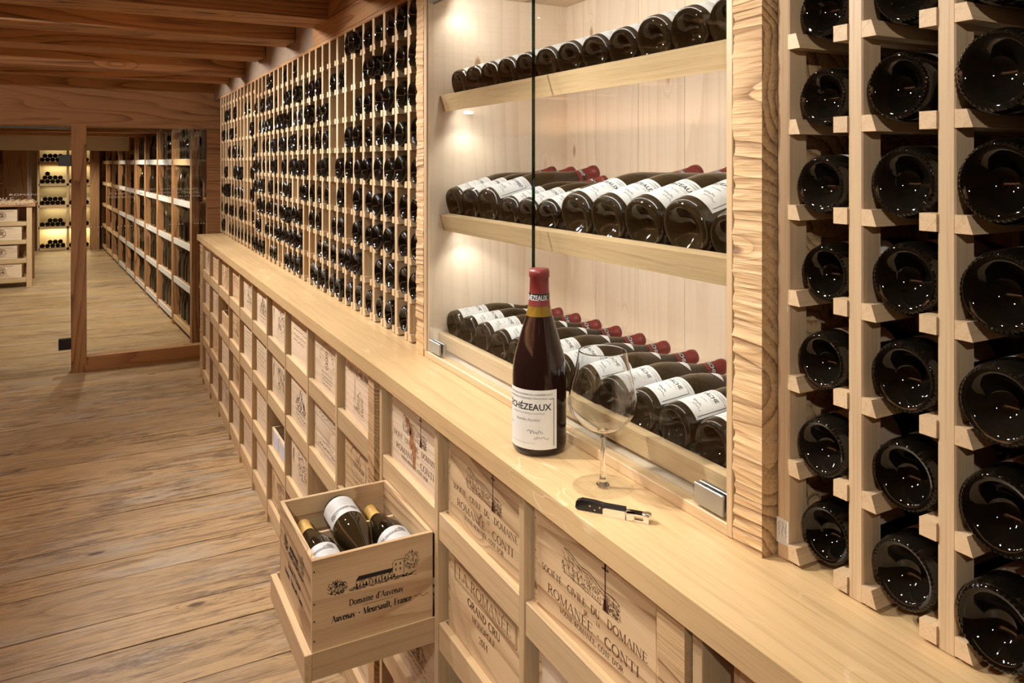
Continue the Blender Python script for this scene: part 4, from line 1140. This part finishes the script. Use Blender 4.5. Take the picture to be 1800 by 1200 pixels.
for ci, (ui, ya, yb, e, y0) in enumerate(cols):
    for ri, (zt, zb) in enumerate(ROWS):
        ztop = zt + .189; base = zb + .0105
        where = ('%s column before the far knotty post' % ordinal(cD - ci + 1)) if ui == 0 else (('%s column between the knotty posts' % ordinal(ci - cC + 1)) if ui == 1 else ('%s column past the near knotty post' % ordinal(ci - cA)))
        lab = 'wooden wine crate, %s row, %s' % (ROWN[ri], where)
        kw = dict(ztray=zt)
        if ci == cA and ri == 0: crate('knot-free crate stamped Romanée-Conti with vineyard cross, between divider and near knotty post', ya, yb, base, ztop, d_domaine, gap=.006, **kw)
        elif ci == cB and ri == 0: crate('crate stamped Romanée-Conti with vineyard cross, directly above the La Romanée crate', ya, yb, base, ztop, d_domaine, gap=.02, **kw)
        elif ci == cC and ri == 0:
            c = crate('crate stamped Romanée-Conti with brown stain, above the open drawer', ya, yb, base, ztop, d_domaine, mat='crate_pale_Y', **kw)
            sk = Ink(); r = random.Random(2)
            for (cx, cy, rx, ry) in [(-.045, .128, .016, .014), (-.02, .095, .012, .034), (.0, .06, .014, .036), (-.03, .112, .012, .012)]:
                sk.poly([(cx + rx * math.cos(a * .35) * r.uniform(.7, 1.2), cy + ry * math.sin(a * .35) * r.uniform(.7, 1.2)) for a in range(18)])
            sk.build('stain', lambda a, b, off=zt - base: (-.0003, -a, b + off), 'stain', c)
        elif ci == cB and ri == 1: crate('crate stamped La Romanée Grand Cru Monopole 2014', ya, yb, base, ztop - .004, d_romanee, gap=.02, **kw)
        elif ci == cB and ri == 2: crate(lab, ya, yb, base, zt + .085, None, gap=.02, opened=True, **kw)
        elif ci == cC and ri == 1:
            y1 = ya - .037; pulled = (yb + .006, y1, base, zt)
            crate('opened crate stamped Domaine d\'Auvenay in the pulled-out drawer', ya, yb, base, .7965, d_auvenay, mats=('ink_black',) * 3, x=XC - .295, depth=.276, gap=.037, opened=True, sidedesign=lambda ik, w: d_auvenay(ik, w), nails=False, **kw)
        elif ci == cD and ri == 0: crate('pale crate stamped Cheval Blanc with church spire', ya, yb, base, ztop, d_cheval, mat='crate_pale_Y', gap=.032, **kw)
        elif ci == cD and ri == 1: crate('crate stamped with a large heart outline', ya, yb, base, ztop - .006, d_heart, gap=.032, **kw)
        elif ci == cE and ri == 0: crate('pale crate printed with an arch of lettering and crest', ya, yb, base, ztop, d_arch, mat='crate_pale_Y', gap=.03, **kw)
        elif ci == cE and ri == 1:
            crate('flat crate with grey framed lettering lying on another flat crate', ya, yb, base + .118, ztop - .02, d_flat, mat='crate_pale_Y', gap=.03, mats=('ink_brown', 'ink_brown', 'ink_grey'), **kw)
            crate('flat crate with brown framed lettering beneath another flat crate', ya, yb, base, base + .1175, d_flat2, mat='crate_pale_Y', gap=.026, mats=('ink_brown', 'ink_brown', 'ink_grey'), **kw)
        elif ci == cE and ri == 2: crate('low open crate with dark inside under the flat crates', ya, yb, base, zt + .05, None, mat='crate_pale_Y', opened=True, gap=.03, **kw)
        elif ci == cF and ri == 0: crate('pale crate crowded with reddish stamped lines', ya, yb, base, ztop, d_lines(3), mat='crate_pale_Y', **kw)
        elif ci == cF and ri == 1: crate('crate stamped with a dark estate drawing', ya, yb, base, ztop - .01, d_estate(4), mat='crate_pale_Y', mats=('ink_black', 'ink_black', 'ink_grey'), **kw)
        elif ci == cG and ri == 0: crate('pale crate with upright lettering along one edge, top row', ya, yb, base, ztop, d_side(5), mat='crate_pale_Y', mats=('ink_black', 'ink_black', 'ink_grey'), **kw)
        elif ci == cG and ri == 1: crate('pale crate with upright lettering along one edge, second row', ya, yb, base, ztop - .01, d_side(15), mat='crate_pale_Y', mats=('ink_black', 'ink_black', 'ink_grey'), **kw)
        elif ci == cG and ri == 2:
            c = crate('low open crate with pale blue paper labels on its front', ya, yb, base, zt + .085, None, mat='crate_pale_Y', opened=True, gap=.02, **kw)
            for k in (-1, 1): MB().box(-.0012, 0, k * .07 - .045, k * .07 + .045, .065, .13).build('paper_label', 'paper_blue', c)
        else:
            hh = rc.choice([0, .004, .012, .03]) if ri else rc.choice([0, 0, .012])
            opn = (ui == 0 and ri == 1 and ci == 2) or (ui == 0 and ri == 3 and rc.random() < .2)
            if opn: hh = .10
            crate(lab, ya, yb, base, ztop - hh, rc.choice([d_lines(ci * 7 + ri), d_estate(ci * 5 + ri), d_side(ci + ri * 9), d_lines(ci + ri * 3, None, 1), None]) if not opn else None,
                  mat=rc.choice(['pine_Y', 'crate_pale_Y', 'crate_pale_Y']), opened=opn, gap=rc.uniform(.022, .036), **kw)

# what the open crate holds
y0c, y1c, zb_, zt_ = pulled
xa = XC - .295
hs = empty('neck_holder', (xa, (y0c + y1c) / 2, .70), label='thin pine slats holding the bottle necks inside the open crate', cat='slat')
Ra, Ha = .0410, .288
crate_bottles = [(.053, y0c + .014, .730, True, .02), (.142, y1c - .016, .752, False, -.04), (.223, y0c + .014, .730, True, .02)]
def neck_slat(yy, top):
    # a board across the crate with a rounded notch for every bottle that lies on it
    xs = [.0105 + .255 * i / 140 for i in range(141)]; pts = []
    for x in xs:
        z = top
        for (bx_, by, bz, nf, tl) in crate_bottles:
            d = (yy - by) if nf else (by - yy)
            r = max(r_at(Ra, Ha, 'burg', d + dd) for dd in (-.0045, 0, .0045)) + (.0012 if d > Ha * .77 else .0004)
            zc = bz + math.sin(tl) * d
            if abs(x - bx_) < r: z = min(z, zc - math.sqrt(r * r - (x - bx_) ** 2))
        pts.append((x, z - .70))
    mb = MB(); yl = yy - (y0c + y1c) / 2; n_ = len(pts); zb0 = .5596 - .70
    vs = []
    for (x, z) in pts: vs += [(x, yl - .004, z), (x, yl + .004, z), (x, yl - .004, zb0), (x, yl + .004, zb0)]
    fs = []
    for i in range(n_ - 1):
        p, q = 4 * i, 4 * i + 4
        fs += [(p, q, q + 1, p + 1), (p + 2, q + 2, q, p), (p + 1, q + 1, q + 3, p + 3), (p + 3, q + 3, q + 2, p + 2)]
    fs += [(0, 1, 3, 2), (4 * n_ - 4, 4 * n_ - 2, 4 * n_ - 1, 4 * n_ - 3)]
    mb.add(vs, fs).build('slat', 'pine_X', hs)
neck_slat(y1c - .085, .738); neck_slat(y0c + .085, .712)
def auv_label(ik, w, h):
    i2 = Ink(); house(i2, .32)
    k = len(ik.v); ik.v += [(x, y + h * .18) for x, y in i2.v]; ik.f += [[q + k for q in f] for f in i2.f]; ik.m += [1] * len(i2.m)
    r = random.Random(1)
    for q in range(4): ik.scribble(-w * .28, h * (.0 - q * .1), w * .56, h * .03, 30, .0006, 1, r)
def lie_y(x, y, z, neck_far, roll=0.0, tilt=0.0):
    lz = Vector((0, math.cos(tilt), math.sin(tilt))) if neck_far else Vector((0, -math.cos(tilt), math.sin(tilt)))
    ld = Vector((-.35, 0, 1)); ld = (ld - lz * ld.dot(lz)).normalized(); ld = Matrix.Rotation(roll, 3, lz) @ ld
    ly = -ld; lx = ly.cross(lz); m = Matrix((lx, ly, lz)).transposed().to_4x4(); m.translation = Vector((x, y, z)); return m
labm = label_mesh('auv', Ra, Ha * .06, Ha * .36, 2.4, auv_label, ['ink_black', 'ink_grey'], ('paper_white',))
capm = capsule_mesh(Ra, Ha, 'burg', Ha * .80, 'capsule_ochre')
for (x, yb_, z, nf, tl), lb in zip(crate_bottles, ['yellow-capped white wine bottle in open crate, next to its front board', 'white wine bottle in open crate turned base outward between the yellow-capped two', 'yellow-capped white wine bottle in open crate, farthest from its front board']):
    make_bottle('wine_bottle', Ra, Ha, 'burg', 'glass_brown', lie_y(xa + x, yb_, z, nf, 0, tl), lb, 'bottles in the open crate', labm, capm, seg=36)

# ================================================================== ON THE COUNTER
Rm, Hm = .0520, .345
vd = math.atan2(-1.275, -.746)                        # towards the viewer's side of the aisle
mlab = label_mesh('mag', Rm, Hm * .045, Hm * .365, 2.25, drc_label('ÉCHÉZEAUX'), ['ink_black', 'ink_grey'], ('paper',))
make_bottle('magnum_bottle', Rm, Hm, 'burg', 'glass_wine', Matrix.Translation((.746, 1.275, ZT)) @ Matrix.Rotation(vd + math.pi / 2 - rad(26), 4, 'Z'),
            'large red wine bottle standing upright on the oak counter', None, mlab, capsule_mesh(Rm, Hm, 'burg', Hm * .80, 'capsule_red', 'ÉCHÉZEAUX'), seg=64, fill=.765)
gl = empty('wine_glass', (.752, 1.072, ZT + .0006), label='empty thin-stemmed burgundy glass on the counter beside the standing bottle', cat='wine glass')
outer = [(0, .0045), (.012, .0042), (.030, .0025), (.050, .0012), (.0512, .0006), (.050, 0), (0, 0)]
MB().lathe([(r, z) for r, z in outer], 64).build('foot', 'crystal_foot', gl)
MB().lathe([(0, .0040), (.0115, .0042), (.006, .010), (.0042, .022), (.0036, .050), (.0036, .078), (.0048, .088), (.010, .094), (.0, .095)], 24).build('stem', 'crystal_solid', gl)
bo = [(.0, .0935), (.012, .0940), (.028, .100), (.044, .112), (.0555, .128), (.0590, .142), (.0575, .156), (.053, .176), (.0465, .200), (.0425, .2195), (.0410, .2290), (.0406, .2310)]
bi = [(r - .0008 if r > .012 else r * .9, z + (.0010 if z < .19 else 0)) for r, z in bo]
MB().lathe(bo + [(.0404, .2315), (.0400, .2315)] + bi[::-1], 72).build('bowl', 'crystal_solid', gl)

ck = empty('corkscrew', (.705, .980, ZT), (0, 0, math.atan2(.933 - 1.022, .740 - .668)), label='waiter\'s corkscrew with black handle and chrome lever lying on the counter', cat='corkscrew')
def slab2(pts, y0, y1, name, mat, parent, b=None):
    mb = MB(); mb.prism(pts, lambda a, c: (a, y0, c), lambda a, c: (a, y1, c))
    return link(name, fix_normals(mb.mesh(name, mat)), parent)
hp = [(-.0585, .004), (-.056, .001), (-.03, .0005), (.022, .001), (.022, .0145), (-.012, .0145), (-.03, .0165), (-.05, .0165), (-.057, .0135)]
slab2(hp, -.0055, .0055, 'handle', 'black_plastic', ck)
slab2([(-.012, .001), (-.010, .0002), (.024, .0002), (.024, .0125), (-.009, .0125), (-.012, .011)], -.0105, -.0055, 'chrome_side', 'chrome', ck)
lv = empty('lever'); lv.parent = ck
slab2([(.0255, .0005), (.038, .0005), (.038, .0115), (.0255, .0115)], -.0105, -.0045, 'lever_block', 'chrome', lv)
slab2([(.036, .0005), (.058, .0005), (.058, .0030), (.036, .0030)], -.0105, -.006, 'lever_arm', 'chrome', lv)
slab2([(.022, .0095), (.058, .0095), (.058, .0115), (.022, .0115)], -.0105, .0045, 'lever_arm', 'chrome', lv)
slab2([(.052, .0002), (.0605, .0002), (.0605, .0105), (.052, .0105)], -.0110, -.0060, 'lever_tip', 'chrome', lv)
MB().lathe([(0, 0), (.0072, 0), (.0072, .0022), (0, .0022)], 20).build('pivot', 'chrome', lv, (.056, -.003, .0105))
for k in range(3):
    MB().lathe([(0, 0), (.0016, 0), (.0012, .0012), (0, .0014)], 12).build('rivet', 'chrome', ck, (-.034 + k * .008, -.0055, .008 + (.002 if k != 1 else -.003)), (rad(90), 0, 0))

# ================================================================== FAR ROOM
sh = empty('bottle_shelving', (.728, 7.50, 0), (0, 0, rad(4.4)), label='long timber shelving of standing bottles beyond the glass partition', cat='shelving')
BAY, NB = 1.02, 9
SZ = [.10, .49, .88, 1.275, 1.67]
pmesh = hewn(0, .06, -.05, .05, 0, 1.98, .002, (.02, .02, .1), 2, 7).mesh('upright', 'beam_Z')
for k in range(NB + 1): link('upright', pmesh, sh, (0, k * BAY, 0))
smesh = MB().box(.012, .36, .05, BAY - .05, -.022, 0).mesh('shelf_board', 'timber_Y')
fmesh = MB().box(.004, .016, .05, BAY - .05, -.055, .004, b=.001).mesh('shelf_edge', 'strip_white')
fmesh2 = MB().box(.004, .016, .05, BAY - .05, -.055, .004, b=.001).mesh('shelf_edge', 'oak_Y')
smid = MB().box(.16, .18, BAY / 2 - .012, BAY / 2 + .012, 0, 1.92).mesh('stick', 'oak_Z')
for k in range(NB):
    for i, z in enumerate(SZ):
        link('shelf_board', smesh, sh, (0, k * BAY, z))
        link('shelf_edge', fmesh if (0 < k < 6 or i in (1, 2, 3)) and k < 6 else fmesh2, sh, (0, k * BAY, z))
    link('stick', smid, sh, (0, k * BAY, .05))
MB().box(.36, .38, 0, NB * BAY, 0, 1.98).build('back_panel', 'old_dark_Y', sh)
Mx = Matrix.Translation((.728, 7.50, 0)) @ Matrix.Rotation(rad(4.4), 4, 'Z')
sbm = [bottle_mesh(.040, .30, 'bdx', 'glass_dark', 14), bottle_mesh(.043, .30, 'burg', 'glass_dark', 14), bottle_mesh(.047, .33, 'burg', 'glass_brown', 14)]
rg = random.Random(17)
cnt = 0
for k in range(NB):
    nper = 7 if k < 3 else (5 if k < 6 else 4)
    for i, z in enumerate(SZ):
        if k > 6 and i in (1, 3) : continue
        for j in range(nper):
            if rg.random() < .14 or (k == 4 and i == 3 and j < 3): continue
            if cnt >= 250: continue
            p = Mx @ Vector((.068 + rg.uniform(.0, .02), k * BAY + .10 + (BAY - .2) * (j + .5 + (.12 if j >= nper / 2 else -.12)) / (nper + .3), z + .001))
            o = link('standing_bottle', rg.choice(sbm if i < 4 else sbm[:2])); o.location = p; cnt += 1
            tag(o, 'dark standing bottle, %s bay from glass partition, %s shelf from floor' % (ordinal(k + 1), ordinal(i + 1)), 'wine bottle', 'bottles standing on the far shelving')
gb = MB().box(-.03, .03, -.05, .05, 0, .30, b=.002).build('gift_box', 'gold_box'); gb.location = Mx @ Vector((.10, 4 * BAY + .3, SZ[3] + .001)); gb.rotation_euler = (0, 0, rad(4.4))
tag(gb, 'tall golden bottle box on the far shelving', 'box')

# end wall shelving with heaped bottles
es = empty('bin_rack', (-.60, 16.6, 0), label='pale shelving with heaps of bottles on the end wall', cat='shelving')
EZ = [.05, .45, .85, 1.25, 1.655, 2.0]
for x in (-.40, .07, .45): MB().box(x - .018, x + .018, 0, .40, 0, 2.02).build('upright', 'oak_Z', es)
for z in EZ: MB().box(-.40, .45, 0, .40, z - .045, z).build('shelf_board', 'oak_X', es)
MB().box(-.42, .47, .40, .42, 0, 2.05).build('back_panel', 'cream_paint', es)
hm = bottle_mesh(.041, .30, 'burg', 'glass_dark', 12)
for bi_, (xa_, xb_) in enumerate([(-.382, .052), (.088, .432)]):
    for i, z in enumerate(EZ[:-1]):
        n0 = int((xb_ - xa_) / .0826); below = None
        for lv_ in range([2, 2, 2, 3, 2][i]):
            now = set()
            for j in range(n0 - lv_):
                if lv_ and (rg.random() < .2 or not (j in below and j + 1 in below)): continue
                now.add(j)
                o = link('heaped_bottle', hm); x = -.60 + xa_ + .042 + (j + .5 * lv_) * .0824; zz = z + .041 + lv_ * .0709
                o.matrix_world = Matrix.Translation((x, 16.62 + rg.uniform(-.01, .03), zz)) @ Matrix.Rotation(rad(-90), 4, 'X')
                tag(o, 'dark bottle heaped in end wall shelving, %s compartment, %s shelf from floor' % (['wider', 'narrower'][bi_], ordinal(i + 1)), 'wine bottle', 'bottles heaped in the end wall shelving')
            below = now
for (x0, x1, y0, y1, lab) in [(-.165, -.005, 16.38, 16.59, 'rough pale timber pillar at the end of the far room'), (-1.36, -1.03, 14.55, 14.75, 'broad reddish timber pillar behind the crate island')]:
    tag(hewn(x0, x1, y0, y1, 0, 1.985, .005, (.04, .04, .05), 2, x0 * 5, 8).build('timber_pillar', 'old_Z' if x1 > 0 else 'timber_Z', None), lab, 'pillar')
tag(bx('trim_5', 'cream_paint', None, -2.3, .36, 12.0, 12.12, 1.805, 2.0), kind='structure')
dk = empty('wall_bin', (-1.75, 14.6, 0), label='dark bottle bin left of the reddish pillar', cat='shelving')
MB().box(-.5, .383, .36, .40, 0, 1.975).build('back_panel', 'old_dark_X', dk)
for z in (.9, 1.3, 1.62, 1.975): MB().box(-.5, .383, 0, .40, z - .04, z).build('shelf_board', 'timber_X', dk)
for z in (1.3, 1.62):
    for j in range(9):
        for lv_ in range(2 if j < 8 else 1):
            o = link('heaped_bottle', hm); o.matrix_world = Matrix.Translation((-1.75 - .42 + (j + .5 * lv_) * .0824, 14.62, z + .041 + lv_ * .0709)) @ Matrix.Rotation(rad(-90), 4, 'X')
            tag(o, 'dark bottle in the bin beside the reddish pillar', 'wine bottle', 'bottles in the dark bin')
# island of crates
il = empty('crate_island', (-.79, 11.9, 0), label='timber island of stacked wine crates beyond the glass door', cat='island')
for x in (0, -.9):
    MB().box(x - .06, x, 0, .06, 0, 1.06, b=.002).build('leg', 'oak_Z', il)
MB().box(-1.2, .04, -.02, .5, 1.06, 1.11, b=.003).build('top', 'timber_X', il)
for z in (.12, .37, .62, .86): MB().box(-1.1, -.06, .01, .45, z - .05, z, b=.002).build('shelf_board', 'oak_X', il)
MB().box(-1.1, 0, .47, .49, .05, 1.06).build('back_panel', 'old_dark_X', il)
sc_ = Ink()
n_ = 16
sc_.v += [(-1.2 + 1.22 * i / (n_ * 4), .03 * abs(math.sin(math.pi * i / 4))) for i in range(n_ * 4 + 1)] + [(.02, -.012), (-1.2, -.012)]
sc_.f.append(list(range(len(sc_.v)))); sc_.m.append(0)
mb = MB(); mb.prism(sc_.v, lambda a, c: (a, 0.0, 1.122 + c), lambda a, c: (a, .3, 1.122 + c)); mb.build('scalloped_rack', 'oak_X', il)
for i, (z, h) in enumerate([(.12, .20), (.37, .185), (.62, .185), (.86, .17)]):
    e = empty('wine_crate', (-1.06 - .79 + .60, 11.93, z), label='pine crate on the crate island, %s shelf from the floor' % ordinal(i + 1), cat='crate', group='crates on the island')
    MB().box(-.34, .34 - .05 * (i % 2), 0, .36, 0, h, b=.002).build('body', 'pine_X', e)
    MB().box(-.345, .345 - .05 * (i % 2), -.006, 0, 0.004, h - .004, b=.001).build('front_board', 'crate_pale_X', e)
    ik = Ink(); ik.arc(.12, h * .5, .05, .05, 0, 360, .006).hatch(lambda x, y: True, .09, .15, h * .3, h * .7, 30, .005, .03, 0, rg).scribble(-.05, h * .8, .3, .012, 20, .005, 0, rg)
    ik.build('print', lambda a, b: (a, -.0068, b), 'ink_orange', e)
# stack of pale crates seen just past the partition
for i in range(3):
    e = empty('wine_crate', (.80, 7.18, .001 + i * .178), label='plain pale crate stacked behind the glass, %s from the floor' % ordinal(i + 1), cat='crate', group='crates stacked behind the glass')
    MB().box(0, .30, -.16, .16, 0, .176, b=.002).build('body', 'pine_Y', e); MB().box(-.004, .0, -.155, .155, .01, .166, b=.001).build('end_board', 'pine_Y', e)
